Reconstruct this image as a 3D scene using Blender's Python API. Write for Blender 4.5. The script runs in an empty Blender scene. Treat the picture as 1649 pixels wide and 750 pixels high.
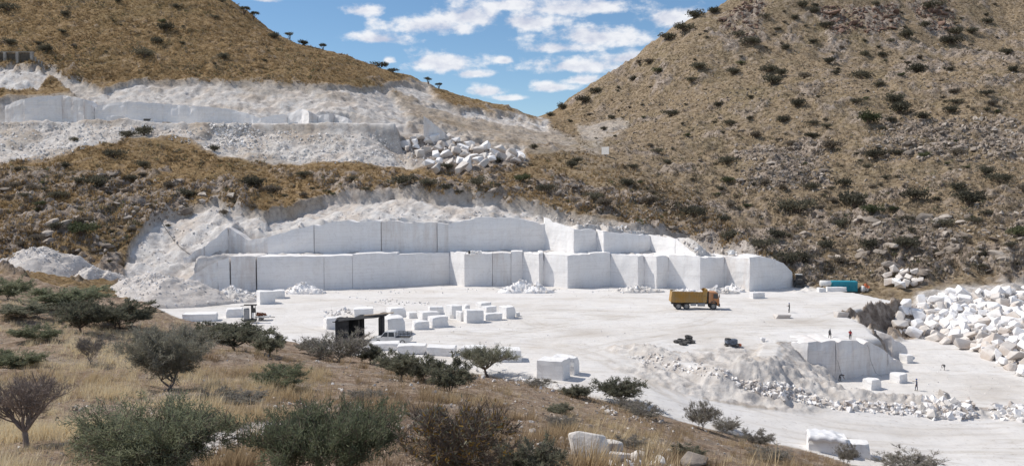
import bpy, bmesh, math, random
import numpy as np
from mathutils import Vector, Matrix

SC = bpy.context.scene
COL = SC.collection

# ---------------------------------------------------------------- camera
W, H, F = 1649.0, 750.0, 1400.0
PITCH = math.atan(65.0 / F)
CAMZ = 20.0
cam_data = bpy.data.cameras.new("camera")
cam_data.sensor_fit = 'HORIZONTAL'
cam_data.sensor_width = 36.0
cam_data.lens = 36.0 * F / W
cam_data.clip_start = 0.3
cam_data.clip_end = 20000
cam = bpy.data.objects.new("camera", cam_data)
cam.location = (0, 0, CAMZ)
cam.rotation_euler = (math.pi / 2 - PITCH, 0, 0)
COL.objects.link(cam)
SC.camera = cam

# ---------------------------------------------------------------- light and exposure
SUN_AZ = Vector((-0.965, 0.26)).normalized()          # where the sun stands, on the ground plan
SUN_EL = math.radians(50)
SUN_DIR = Vector((SUN_AZ.x * math.cos(SUN_EL), SUN_AZ.y * math.cos(SUN_EL), math.sin(SUN_EL)))
sun_data = bpy.data.lights.new("sun", 'SUN')
sun_data.energy = 3.9
sun_data.angle = math.radians(0.53)
sun_data.color = (1.0, 0.935, 0.845)
sun = bpy.data.objects.new("sun", sun_data)
sun.rotation_euler = SUN_DIR.to_track_quat('Z', 'Y').to_euler()
sun.location = (-60, 40, 120)
COL.objects.link(sun)

SC.view_settings.view_transform = 'Standard'
SC.view_settings.look = 'None'
SC.view_settings.exposure = 0.10
SC.view_settings.gamma = 1.0
SC.view_settings.use_curve_mapping = False
SC.cycles.diffuse_bounces = 5
SC.cycles.max_bounces = 8
SC.cycles.use_denoising = True


def pix_dir(u, v):
    a = (u - W / 2) / F
    b = (H / 2 - v) / F
    return a, math.cos(PITCH) + b * math.sin(PITCH), -math.sin(PITCH) + b * math.cos(PITCH)


def build_world():
    w = bpy.data.worlds.new("World")
    SC.world = w
    w.use_nodes = True
    nt = w.node_tree
    nt.nodes.clear()
    N, L = nt.nodes.new, nt.links.new
    out = N('ShaderNodeOutputWorld')
    bg = N('ShaderNodeBackground')
    bg.inputs['Strength'].default_value = 0.108
    sky = N('ShaderNodeTexSky')
    sky.sky_type = 'NISHITA'
    sky.sun_disc = False
    sky.sun_elevation = SUN_EL
    sky.sun_rotation = math.atan2(SUN_AZ.x, SUN_AZ.y)
    sky.altitude = 1500
    sky.air_density = 1.0
    sky.dust_density = 0.2
    sky.ozone_density = 2.0
    hs = N('ShaderNodeHueSaturation')
    hs.inputs['Hue'].default_value = 0.497
    hs.inputs['Saturation'].default_value = 1.12
    hs.inputs['Value'].default_value = 1.0
    L(sky.outputs[0], hs.inputs['Color'])
    tc = N('ShaderNodeTexCoord')
    sep = N('ShaderNodeSeparateXYZ')
    L(tc.outputs['Generated'], sep.inputs[0])

    def math_n(op, a, b=None, c=None, clamp=False):
        m = N('ShaderNodeMath')
        m.operation = op
        m.use_clamp = clamp
        for i, x in enumerate((a, b, c)):
            if x is None:
                continue
            if isinstance(x, (int, float)):
                m.inputs[i].default_value = x
            else:
                L(x, m.inputs[i])
        return m.outputs[0]
    az = math_n('ARCTAN2', sep.outputs[0], sep.outputs[1])
    rad = math_n('SQRT', math_n('ADD', math_n('POWER', sep.outputs[0], 2.0), math_n('POWER', sep.outputs[1], 2.0)))
    el = math_n('ARCTAN2', sep.outputs[2], rad)
    # cloud banks: where each one stands, as azimuth and elevation
    banks = [(588, 18, 34, 12), (610, 64, 58, 11), (690, 44, 78, 18), (755, 30, 62, 24), (850, 38, 62, 20),
             (820, 10, 60, 12), (920, 14, 105, 18), (960, 62, 95, 22), (905, 78, 62, 12), (925, 108, 82, 17), (1010, 96, 44, 13),
             (1085, 32, 55, 20), (720, 104, 64, 20), (765, 120, 36, 9), (812, 98, 15, 7), (628, 98, 10, 6), (785, 148, 34, 11), (820, 158, 30, 6),
             (890, 142, 38, 10), (940, 130, 40, 9), (425, 0, 30, 6)]
    field = None
    for (u, v, ru, rv) in banks:
        dx, dy, dz = pix_dir(u, v)
        a0 = math.atan2(dx, dy)
        e0 = math.atan2(dz, math.hypot(dx, dy))
        da = math_n('DIVIDE', math_n('SUBTRACT', az, a0), 1.22 * ru / F)
        # flat bases, domed tops
        de0 = math_n('DIVIDE', math_n('SUBTRACT', el, e0), 1.3 * rv / F)
        de = math_n('MAXIMUM', de0, math_n('MULTIPLY', de0, -1.7))
        r2 = math_n('ADD', math_n('MULTIPLY', da, da), math_n('MULTIPLY', de, de))
        g = math_n('SUBTRACT', 1.0, math_n('SQRT', r2))
        field = g if field is None else math_n('SMOOTH_MAX', field, g, 0.25)
    # away from those banks the same scattered cumulus goes on all round the sky
    comb = N('ShaderNodeCombineXYZ')
    L(math_n('MULTIPLY', az, 9.0), comb.inputs[0])
    L(math_n('MULTIPLY', el, 15.0), comb.inputs[1])

    def noise(scale, detail, off, rough=0.55):
        mp = N('ShaderNodeMapping')
        mp.inputs['Location'].default_value = off
        L(comb.outputs[0], mp.inputs[0])
        n = N('ShaderNodeTexNoise')
        n.inputs['Scale'].default_value = scale
        n.inputs['Detail'].default_value = detail
        n.inputs['Roughness'].default_value = rough
        L(mp.outputs[0], n.inputs['Vector'])
        return n.outputs[0]
    n1 = noise(3.0, 8, (0, 0, 0), 0.6)
    n1b = noise(3.0, 8, (-0.10, 0.20, 0), 0.6)
    big = noise(0.55, 3, (3.1, 1.7, 0.5))
    generic = math_n('MULTIPLY', math_n('SUBTRACT', big, 0.47), 4.0)
    off_frame = math_n('SUBTRACT', math_n('ABSOLUTE', az), 0.62)
    gate = math_n('MULTIPLY', off_frame, 8.0, clamp=True)
    high = math_n('MULTIPLY', math_n('SUBTRACT', el, 0.26), 10.0, clamp=True)
    gate = math_n('MAXIMUM', gate, high)
    generic = math_n('SUBTRACT', math_n('MULTIPLY', math_n('ADD', generic, 3.0), gate), 3.0)
    field = math_n('MAXIMUM', math_n('MAXIMUM', field, -3.0), generic)

    def dens(n):
        d = math_n('ADD', field, math_n('MULTIPLY', math_n('SUBTRACT', n, 0.5), 2.6))
        return math_n('MULTIPLY', math_n('ADD', d, 0.0), 1.4, clamp=True)
    d1 = dens(n1)
    ss = N('ShaderNodeMapRange')
    ss.interpolation_type = 'SMOOTHSTEP'
    L(d1, ss.inputs[0])
    ss.inputs[1].default_value = 0.0
    ss.inputs[2].default_value = 1.0
    ss.inputs[4].default_value = 0.9
    lit = math_n('MULTIPLY', math_n('SUBTRACT', n1b, n1), 2.6)
    thick = math_n('MULTIPLY', math_n('SUBTRACT', field, 0.2), 1.0, clamp=True)
    sh = math_n('ADD', math_n('ADD', lit, 0.12), math_n('MULTIPLY', thick, 0.55), clamp=True)
    cc = N('ShaderNodeMix')
    cc.data_type = 'RGBA'
    L(sh, cc.inputs[0])
    cc.inputs[6].default_value = (8.2, 8.2, 8.4, 1)
    cc.inputs[7].default_value = (5.1, 5.35, 6.4, 1)
    mix = N('ShaderNodeMix')
    mix.data_type = 'RGBA'
    L(ss.outputs[0], mix.inputs[0])
    L(hs.outputs[0], mix.inputs[6])
    L(cc.outputs[2], mix.inputs[7])
    L(mix.outputs[2], bg.inputs[0])
    L(bg.outputs[0], out.inputs[0])
    w.cycles.sampling_method = 'MANUAL'
    w.cycles.sample_map_resolution = 256


build_world()

# ---------------------------------------------------------------- helpers
RNG = np.random.default_rng(7)
random.seed(7)


def P(u, v, y):
    """world point seen at photo position (u, v) at distance y in front of the camera"""
    a, b, c = pix_dir(u, v)
    s = y / b
    return np.array((a * s, y, CAMZ + c * s))


def PZ(u, v, z):
    a, b, c = pix_dir(u, v)
    s = (z - CAMZ) / c
    return np.array((a * s, b * s, z))


def project(X, Y, Z):
    dz = Z - CAMZ
    f = Y * math.cos(PITCH) - dz * math.sin(PITCH)
    up = Y * math.sin(PITCH) + dz * math.cos(PITCH)
    f = np.where(np.abs(f) < 1e-3, 1e-3, f)
    return W / 2 + F * X / f, H / 2 - F * up / f


_GR = {}


def gnoise(x, y, seed=0):
    """gradient noise from a table of random directions"""
    if seed not in _GR:
        a = np.random.default_rng(seed + 1000).random(65536).astype(np.float32) * 2 * math.pi
        _GR[seed] = (np.cos(a), np.sin(a))
    gx, gy = _GR[seed]
    x, y = np.asarray(x, np.float32), np.asarray(y, np.float32)
    ix, iy = np.floor(x), np.floor(y)
    fx, fy = x - ix, y - iy
    ix, iy = ix.astype(np.int32), iy.astype(np.int32)
    ux, uy = fx * fx * fx * (fx * (fx * 6 - 15) + 10), fy * fy * fy * (fy * (fy * 6 - 15) + 10)

    def corner(dx, dy):
        h = ((ix + dx) & 255) * 256 + ((iy + dy) & 255)
        return gx[h] * (fx - dx) + gy[h] * (fy - dy)
    a = corner(0, 0)
    a += ux * (corner(1, 0) - a)
    b = corner(0, 1)
    b += ux * (corner(1, 1) - b)
    return (a + uy * (b - a)) * 1.5


def fbm(x, y, scale, octaves=4, seed=0, gain=0.5):
    s, a, f = 0, 1.0, 1.0 / scale
    for o in range(octaves):
        s = s + a * gnoise(x * f + 13.7 * o, y * f - 7.1 * o, seed + o * 17)
        a *= gain
        f *= 2.03
    return s


def ridged(x, y, scale, octaves=4, seed=0):
    s, a, f = 0, 1.0, 1.0 / scale
    for o in range(octaves):
        s = s + a * (1 - 2 * np.abs(gnoise(x * f + 5.3 * o, y * f, seed + o * 31)))
        a *= 0.5
        f *= 2.1
    return s


def sdist(px, py, poly, margin=40.0):
    """signed distance to a polygon, positive inside (only worked out near the polygon)"""
    poly = np.asarray(poly, float)
    n = len(poly)
    near = (px > poly[:, 0].min() - margin) & (px < poly[:, 0].max() + margin) & (py > poly[:, 1].min() - margin) & (py < poly[:, 1].max() + margin)
    if near.sum() < px.size:
        out = np.full(px.shape, -margin)
        if near.any():
            out[near] = sdist(px[near], py[near], poly, 1e9)
        return out
    inside = np.zeros(px.shape, bool)
    best = np.full(px.shape, 1e18)
    for i in range(n):
        ax, ay = poly[i]
        bx, by = poly[(i + 1) % n]
        ex, ey = bx - ax, by - ay
        t = np.clip(((px - ax) * ex + (py - ay) * ey) / (ex * ex + ey * ey + 1e-12), 0, 1)
        best = np.minimum(best, (px - ax - t * ex) ** 2 + (py - ay - t * ey) ** 2)
        c = ((ay > py) != (by > py)) & (px < (bx - ax) * (py - ay) / (by - ay + 1e-15) + ax)
        inside ^= c
    d = np.sqrt(best)
    return np.where(inside, d, -d)


def ldist(px, py, line):
    """distance to an open line and the position along it"""
    line = np.asarray(line, float)
    best = np.full(px.shape, 1e18)
    pos = np.zeros(px.shape)
    for i in range(len(line) - 1):
        ax, ay = line[i][:2]
        bx, by = line[i + 1][:2]
        ex, ey = bx - ax, by - ay
        t = np.clip(((px - ax) * ex + (py - ay) * ey) / (ex * ex + ey * ey + 1e-12), 0, 1)
        d = (px - ax - t * ex) ** 2 + (py - ay - t * ey) ** 2
        m = d < best
        best = np.where(m, d, best)
        pos = np.where(m, i + t, pos)
    return np.sqrt(best), pos


def smooth(x, a, b):
    t = np.clip((x - a) / (b - a), 0, 1)
    return t * t * (3 - 2 * t)


class TPS:
    def __init__(self, pts, lam=0.0):
        p = np.asarray(pts, float)
        self.c = p[:, :2]
        n = len(p)
        K = self.k(p[:, None, 0] - p[None, :, 0], p[:, None, 1] - p[None, :, 1]) + lam * np.eye(n)
        A = np.zeros((n + 3, n + 3))
        A[:n, :n] = K
        A[:n, n:] = np.c_[np.ones(n), self.c]
        A[n:, :n] = A[:n, n:].T
        self.w = np.linalg.solve(A, np.r_[p[:, 2], 0, 0, 0])

    @staticmethod
    def k(dx, dy):
        r2 = dx * dx + dy * dy + 1e-9
        return r2 * np.log(r2) * 0.5

    def __call__(self, x, y):
        z = self.w[-3] + self.w[-2] * x + self.w[-1] * y
        for i in range(len(self.c)):
            z = z + self.w[i] * self.k(x - self.c[i, 0], y - self.c[i, 1])
        return z


def new_mesh(name, verts, faces, mats=(), smooth_shade=False, matidx=None):
    """faces: (n,k) array or list of lists"""
    me = bpy.data.meshes.new(name)
    verts = np.asarray(verts, np.float32)
    if isinstance(faces, np.ndarray):
        n, k = faces.shape
        me.vertices.add(len(verts))
        me.vertices.foreach_set('co', verts.ravel())
        me.loops.add(n * k)
        me.loops.foreach_set('vertex_index', faces.astype(np.int32).ravel())
        me.polygons.add(n)
        me.polygons.foreach_set('loop_start', np.arange(0, n * k, k, dtype=np.int32))
        me.update(calc_edges=True)
    else:
        me.from_pydata([tuple(map(float, v)) for v in verts], [], [tuple(int(i) for i in f) for f in faces])
    for m in mats:
        me.materials.append(m)
    if matidx is not None:
        me.polygons.foreach_set('material_index', np.asarray(matidx, np.int32))
    me.polygons.foreach_set('use_smooth', np.full(len(me.polygons), smooth_shade, bool))
    me.update()
    return me


def link(name, me, parent=None, loc=None, rot=None, scale=None):
    o = bpy.data.objects.new(name, me)
    COL.objects.link(o)
    if parent is not None:
        o.parent = parent
    if loc is not None:
        o.location = loc
    if rot is not None:
        o.rotation_euler = rot
    if scale is not None:
        o.scale = scale
    return o


def tag(o, label=None, cat=None, group=None, kind=None):
    if label:
        o['label'] = label
    if cat:
        o['category'] = cat
    if group:
        o['group'] = group
    if kind:
        o['kind'] = kind
    return o


def thing(name, label, cat, loc=(0, 0, 0), rotz=0.0, group=None):
    o = bpy.data.objects.new(name, None)
    COL.objects.link(o)
    o.location = loc
    o.rotation_euler = (0, 0, rotz)
    return tag(o, label, cat, group)


class MB:
    """collects boxes, prisms, tubes; build() links them as one mesh object"""

    def __init__(self):
        self.v, self.f, self.m = [], [], []

    def add(self, vs, fs, m=0):
        b = len(self.v)
        self.v += [tuple(map(float, p)) for p in vs]
        self.f += [tuple(b + i for i in f) for f in fs]
        self.m += [m] * len(fs)
        return self

    def box(self, c, s, m=0, rz=0.0, bevel=0.0):
        bm = bmesh.new()
        bmesh.ops.create_cube(bm, size=1)
        for v in bm.verts:
            v.co = Vector((v.co.x * s[0], v.co.y * s[1], v.co.z * s[2]))
        if bevel:
            bmesh.ops.bevel(bm, geom=bm.edges[:], offset=bevel, segments=1, affect='EDGES')
        R = Matrix.Rotation(rz, 3, 'Z')
        bm.verts.index_update()
        vs = [R @ v.co + Vector(c) for v in bm.verts]
        self.add(vs, [[v.index for v in f.verts] for f in bm.faces], m)
        bm.free()
        return self

    def prism(self, poly, y0, y1, m=0):
        """polygon in x,z extruded along y"""
        n = len(poly)
        vs = [(x, y0, z) for x, z in poly] + [(x, y1, z) for x, z in poly]
        fs = [list(range(n)), list(range(2 * n - 1, n - 1, -1))]
        fs += [[(i + 1) % n, i, n + i, n + (i + 1) % n] for i in range(n)]
        return self.add(vs, fs, m)

    def tube(self, pts, r, sides=6, m=0, cap=True):
        pts = [Vector(p) for p in pts]
        rs = r if isinstance(r, (list, tuple)) else [r] * len(pts)
        vs, fs = [], []
        for i, p in enumerate(pts):
            d = (pts[min(i + 1, len(pts) - 1)] - pts[max(i - 1, 0)]).normalized()
            a = d.orthogonal().normalized()
            b = d.cross(a)
            for k in range(sides):
                t = 2 * math.pi * k / sides
                vs.append(p + (a * math.cos(t) + b * math.sin(t)) * rs[i])
        for i in range(len(pts) - 1):
            for k in range(sides):
                k2 = (k + 1) % sides
                fs.append([i * sides + k, i * sides + k2, (i + 1) * sides + k2, (i + 1) * sides + k])
        if cap:
            fs.append(list(range(sides - 1, -1, -1)))
            fs.append([(len(pts) - 1) * sides + k for k in range(sides)])
        return self.add(vs, fs, m)

    def build(self, name, mats, parent=None, smooth_shade=False, loc=None, rot=None):
        if not isinstance(mats, (list, tuple)):
            mats = [mats]
        me = new_mesh(name, self.v, self.f, mats, smooth_shade, self.m)
        return link(name, me, parent, loc, rot)


# ---------------------------------------------------------------- materials
def nodes_of(name):
    m = bpy.data.materials.new(name)
    m.use_nodes = True
    nt = m.node_tree
    b = nt.nodes['Principled BSDF']
    b.inputs['Specular IOR Level'].default_value = 0.25
    return m, nt, b


def tex_noise(nt, scale, detail=4, rough=0.55, coord='Object', dist=0.0, mapping=None):
    tc = nt.nodes.new('ShaderNodeTexCoord')
    src = tc.outputs[coord]
    if mapping:
        mp = nt.nodes.new('ShaderNodeMapping')
        mp.inputs['Scale'].default_value = mapping
        nt.links.new(src, mp.inputs[0])
        src = mp.outputs[0]
    n = nt.nodes.new('ShaderNodeTexNoise')
    n.inputs['Scale'].default_value = scale
    n.inputs['Detail'].default_value = detail
    n.inputs['Roughness'].default_value = rough
    n.inputs['Distortion'].default_value = dist
    nt.links.new(src, n.inputs['Vector'])
    return n.outputs[0]


def ramp(nt, fac, stops):
    r = nt.nodes.new('ShaderNodeValToRGB')
    e = r.color_ramp.elements
    while len(e) < len(stops):
        e.new(0.5)
    for i, (p, c) in enumerate(stops):
        e[i].position = p
        e[i].color = (*c, 1) if len(c) == 3 else c
    nt.links.new(fac, r.inputs[0])
    return r.outputs[0]


def mixc(nt, fac, a, b, mode='MIX'):
    m = nt.nodes.new('ShaderNodeMix')
    m.data_type = 'RGBA'
    m.blend_type = mode
    for i, x in ((0, fac), (6, a), (7, b)):
        if isinstance(x, (int, float)):
            m.inputs[i].default_value = x
        elif isinstance(x, tuple):
            m.inputs[i].default_value = (*x, 1) if len(x) == 3 else x
        else:
            nt.links.new(x, m.inputs[i])
    return m.outputs[2]


def mathn(nt, op, a, b=None, clamp=False):
    m = nt.nodes.new('ShaderNodeMath')
    m.operation = op
    m.use_clamp = clamp
    for i, x in enumerate((a, b)):
        if x is None:
            continue
        if isinstance(x, (int, float)):
            m.inputs[i].default_value = x
        else:
            nt.links.new(x, m.inputs[i])
    return m.outputs[0]


def bump(nt, b, height, strength=0.5, dist=0.1):
    n = nt.nodes.new('ShaderNodeBump')
    n.inputs['Strength'].default_value = strength
    n.inputs['Distance'].default_value = dist
    nt.links.new(height, n.inputs['Height'])
    nt.links.new(n.outputs[0], b.inputs['Normal'])


def simple(name, c1, c2=None, scale=2.0, rough=0.8, metal=0.0, bmp=0.0, bdist=0.02, lo=0.35, hi=0.65, spec=0.25, mapping=None):
    m, nt, b = nodes_of(name)
    b.inputs['Roughness'].default_value = rough
    b.inputs['Metallic'].default_value = metal
    b.inputs['Specular IOR Level'].default_value = spec
    if c2 is None:
        c2 = tuple(x * 0.8 for x in c1)
    n = tex_noise(nt, scale, 5, 0.6, mapping=mapping)
    nt.links.new(ramp(nt, n, [(lo, c1), (hi, c2)]), b.inputs['Base Color'])
    if bmp:
        bump(nt, b, tex_noise(nt, scale * 3, 4), bmp, bdist)
    return m


def leaf_mat(name, c1, c2, scale=1.5):
    m, nt, b = nodes_of(name)
    b.inputs['Roughness'].default_value = 0.75
    b.inputs['Specular IOR Level'].default_value = 0.15
    n = tex_noise(nt, scale, 3)
    info = nt.nodes.new('ShaderNodeObjectInfo')
    f = mathn(nt, 'ADD', n, mathn(nt, 'MULTIPLY', mathn(nt, 'SUBTRACT', info.outputs['Random'], 0.5), 0.35))
    c = ramp(nt, f, [(0.3, c1), (0.7, c2)])
    nt.links.new(c, b.inputs['Base Color'])
    tr = nt.nodes.new('ShaderNodeBsdfTranslucent')
    nt.links.new(c, tr.inputs[0])
    ms = nt.nodes.new('ShaderNodeMixShader')
    ms.inputs[0].default_value = 0.40
    nt.links.new(b.outputs[0], ms.inputs[1])
    nt.links.new(tr.outputs[0], ms.inputs[2])
    nt.links.new(ms.outputs[0], nt.nodes['Material Output'].inputs[0])
    return m


def marble_mat(name, tint=(0.83, 0.82, 0.815), stain=(0.62, 0.57, 0.52), amount=0.3, streak=True, bmp=0.25):
    m, nt, b = nodes_of(name)
    b.inputs['Roughness'].default_value = 0.7
    if streak:
        n = tex_noise(nt, 0.5, 6, 0.65, mapping=(1.6, 1.6, 0.22))
    else:
        n = tex_noise(nt, 0.7, 6, 0.62)
    c = ramp(nt, n, [(0.42, tint), (0.80, tuple(tint[i] * (1 - amount) + stain[i] * amount for i in range(3)))])
    n2 = tex_noise(nt, 0.16, 4, 0.6)
    c = mixc(nt, mathn(nt, 'MULTIPLY', mathn(nt, 'SUBTRACT', n2, 0.52), 2.2 * amount, True), c, stain)
    info = nt.nodes.new('ShaderNodeObjectInfo')
    sl = ramp(nt, tex_noise(nt, 1.0, 3, 0.7, dist=0.6, mapping=(0.12, 0.12, 3.2)), [(0.36, (0.93, 0.925, 0.92)), (0.5, (1, 1, 1))])
    c = mixc(nt, 1.0, c, sl, 'MULTIPLY')
    vn = ramp(nt, tex_noise(nt, 0.35, 5, 0.6, dist=1.5), [(0.475, (1, 1, 1)), (0.497, (0.91, 0.90, 0.895)), (0.52, (1, 1, 1))])
    c = mixc(nt, 1.0, c, vn, 'MULTIPLY')
    k = mathn(nt, 'ADD', 0.955, mathn(nt, 'MULTIPLY', info.outputs['Random'], 0.045))
    hs = nt.nodes.new('ShaderNodeHueSaturation')
    nt.links.new(c, hs.inputs['Color'])
    nt.links.new(k, hs.inputs['Value'])
    nt.links.new(hs.outputs[0], b.inputs['Base Color'])
    bump(nt, b, tex_noise(nt, 3.0, 6, 0.65), bmp, 0.08)
    return m


MAT = {}
MAT['marble'] = marble_mat('sawn_marble')
MAT['marble_block'] = marble_mat('marble_block', (0.83, 0.825, 0.82), (0.66, 0.61, 0.55), 0.25)
MAT['marble_stained'] = marble_mat('stained_marble', (0.79, 0.78, 0.77), (0.42, 0.30, 0.22), 0.5)
MAT['marble_rough'] = marble_mat('broken_marble', (0.91, 0.90, 0.895), (0.55, 0.47, 0.40), 0.45, False, 0.6)
MAT['marble_dirty'] = marble_mat('dirty_marble', (0.68, 0.64, 0.60), (0.40, 0.29, 0.21), 0.7, False, 0.6)
MAT['rubble'] = marble_mat('marble_rubble', (0.71, 0.685, 0.655), (0.50, 0.44, 0.385), 0.6, False, 0.8)
MAT['rock'] = simple('weathered_rock', (0.34, 0.295, 0.25), (0.13, 0.105, 0.088), 0.9, 0.9, bmp=0.9, bdist=0.15, lo=0.3, hi=0.7)
MAT['rock_pale'] = simple('pale_rock', (0.50, 0.445, 0.385), (0.23, 0.185, 0.155), 0.8, 0.9, bmp=0.9, bdist=0.15, lo=0.35, hi=0.75)
MAT['rock_white'] = simple('white_rock', (0.70, 0.66, 0.61), (0.48, 0.42, 0.36), 1.2, 0.9, bmp=0.8, bdist=0.08, lo=0.4, hi=0.8)
MAT['rock_red'] = simple('red_rock', (0.26, 0.17, 0.13), (0.13, 0.09, 0.075), 0.7, 0.9, bmp=0.9, bdist=0.2)


def terrain_mat():
    m, nt, b = nodes_of('terrain')
    b.inputs['Roughness'].default_value = 0.95
    b.inputs['Specular IOR Level'].default_value = 0.05
    at = nt.nodes.new('ShaderNodeAttribute')
    at.attribute_name = 'mask'
    sp = nt.nodes.new('ShaderNodeSeparateColor')
    nt.links.new(at.outputs['Color'], sp.inputs[0])
    white, rough, rock, gold = sp.outputs[0], sp.outputs[1], sp.outputs[2], at.outputs['Alpha']
    nA = tex_noise(nt, 0.045, 5, 0.6)
    nB = tex_noise(nt, 0.9, 5, 0.7)
    nC = tex_noise(nt, 0.28, 6, 0.7)
    # dry grass: straw, gold and bare brown earth between
    g1 = ramp(nt, nB, [(0.34, (0.085, 0.052, 0.026)), (0.48, (0.270, 0.180, 0.090)), (0.68, (0.45, 0.325, 0.18))])
    g2 = ramp(nt, nB, [(0.34, (0.080, 0.060, 0.040)), (0.48, (0.255, 0.200, 0.138)), (0.68, (0.45, 0.37, 0.27))])
    g = mixc(nt, gold, g2, g1)
    olive = mixc(nt, mathn(nt, 'MULTIPLY', mathn(nt, 'SUBTRACT', nA, 0.5), 3.0, True), g, (0.155, 0.14, 0.07))
    g = mixc(nt, 0.5, g, olive)
    earth = ramp(nt, nC, [(0.52, (0, 0, 0)), (0.66, (1, 1, 1))])
    g = mixc(nt, mathn(nt, 'MULTIPLY', earth, mathn(nt, 'SUBTRACT', 0.72, mathn(nt, 'MULTIPLY', gold, 0.35))), g, (0.44, 0.36, 0.29))
    near = mathn(nt, 'SUBTRACT', gold, 1.0, True)
    soil = ramp(nt, nB, [(0.3, (0.20, 0.14, 0.10)), (0.5, (0.36, 0.27, 0.20)), (0.7, (0.54, 0.44, 0.345))])
    g = mixc(nt, near, g, soil)
    rk = ramp(nt, tex_noise(nt, 0.6, 5, 0.75), [(0.3, (0.12, 0.09, 0.072)), (0.48, (0.31, 0.255, 0.21)), (0.68, (0.58, 0.50, 0.43))])
    c = mixc(nt, rock, g, rk)
    rg = ramp(nt, tex_noise(nt, 0.45, 5, 0.75), [(0.27, (0.30, 0.26, 0.23)), (0.40, (0.53, 0.495, 0.465)), (0.54, (0.66, 0.635, 0.61)), (0.72, (0.77, 0.75, 0.73))])
    rg2 = mixc(nt, mathn(nt, 'MULTIPLY', mathn(nt, 'SUBTRACT', tex_noise(nt, 0.10, 5, 0.65), 0.49), 3.2, True), rg, (0.55, 0.46, 0.38))
    c = mixc(nt, rough, c, rg2)
    # marble dust of the quarry floor, beige where it is trodden in
    wn = ramp(nt, tex_noise(nt, 0.07, 5, 0.65), [(0.35, (0.70, 0.685, 0.672)), (0.60, (0.65, 0.625, 0.598)), (0.76, (0.54, 0.49, 0.43))])
    tr = ramp(nt, tex_noise(nt, 0.55, 4, 0.6, dist=1.2, mapping=(0.16, 1.0, 0.3)), [(0.36, (0.88, 0.865, 0.84)), (0.46, (1, 1, 1))])
    wn = mixc(nt, 1.0, wn, tr, 'MULTIPLY')
    spk = ramp(nt, tex_noise(nt, 1.6, 3, 0.75), [(0.28, (0.74, 0.71, 0.68)), (0.42, (1, 1, 1))])
    wn = mixc(nt, 1.0, wn, spk, 'MULTIPLY')
    wn = mixc(nt, mathn(nt, 'MULTIPLY', gold, 0.75, True), wn, (0.43, 0.385, 0.335))
    c = mixc(nt, white, c, wn)
    nt.links.new(c, b.inputs['Base Color'])
    h = tex_noise(nt, 0.9, 6, 0.78)
    k = mathn(nt, 'SUBTRACT', mathn(nt, 'SUBTRACT', 1.0, mathn(nt, 'MULTIPLY', white, 0.75)), mathn(nt, 'MULTIPLY', rough, 0.35), True)
    bp = nt.nodes.new('ShaderNodeBump')
    bp.inputs['Distance'].default_value = 0.95
    nt.links.new(mathn(nt, 'MULTIPLY', k, 0.9), bp.inputs['Strength'])
    nt.links.new(h, bp.inputs['Height'])
    nt.links.new(bp.outputs[0], b.inputs['Normal'])
    return m


MAT['terrain'] = terrain_mat()

# ---------------------------------------------------------------- lines of the quarry (photo position -> ground plan)
# lower bench: foot of the sawn wall at z = 0
LOWER = [(300, 476), (328, 473), (352, 471), (370, 469.5), (412, 468), (522, 466.5), (568, 465), (640, 461), (724, 457), (748, 461.5), (793, 460), (823, 459),
         (842, 458), (868, 461.5), (876, 460.5), (914, 464.5), (950, 462.5), (983, 460.5), (1027, 464), (1037, 463), (1057, 465), (1076, 463),
         (1127, 467), (1141, 466), (1166, 464.5), (1207, 469), (1276, 463)]
LOWER_XY = [PZ(u, v, 0.0)[:2] for u, v in LOWER]
BENCH_Z = 7.0
# upper bench: foot at z = 7, some metres behind; with the height of its top edge
UPPER = [(296, 416, 414), (330, 411, 396), (368, 407, 366), (431, 408, 382), (506, 408, 362), (560, 407, 354), (614, 406, 355), (704, 405, 358),
         (722, 404.5, 361), (800, 403.5, 350), (877, 402.5, 360), (924, 407, 369), (961, 405.5, 369), (972, 407, 372), (1047, 404.5, 378),
         (1087, 408, 384), (1120, 411, 409)]


def bench_depth_upper(v):
    a, b, c = pix_dir(800, v)
    return (BENCH_Z - CAMZ) / c * b


UPPER_XYZ = []
for (u, v, vt) in UPPER:
    p = PZ(u, v, BENCH_Z)
    if p[1] > 205:
        p = P(u, v, 205)
    t = P(u, vt, p[1])
    UPPER_XYZ.append((p[0], p[1], t[2]))

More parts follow.
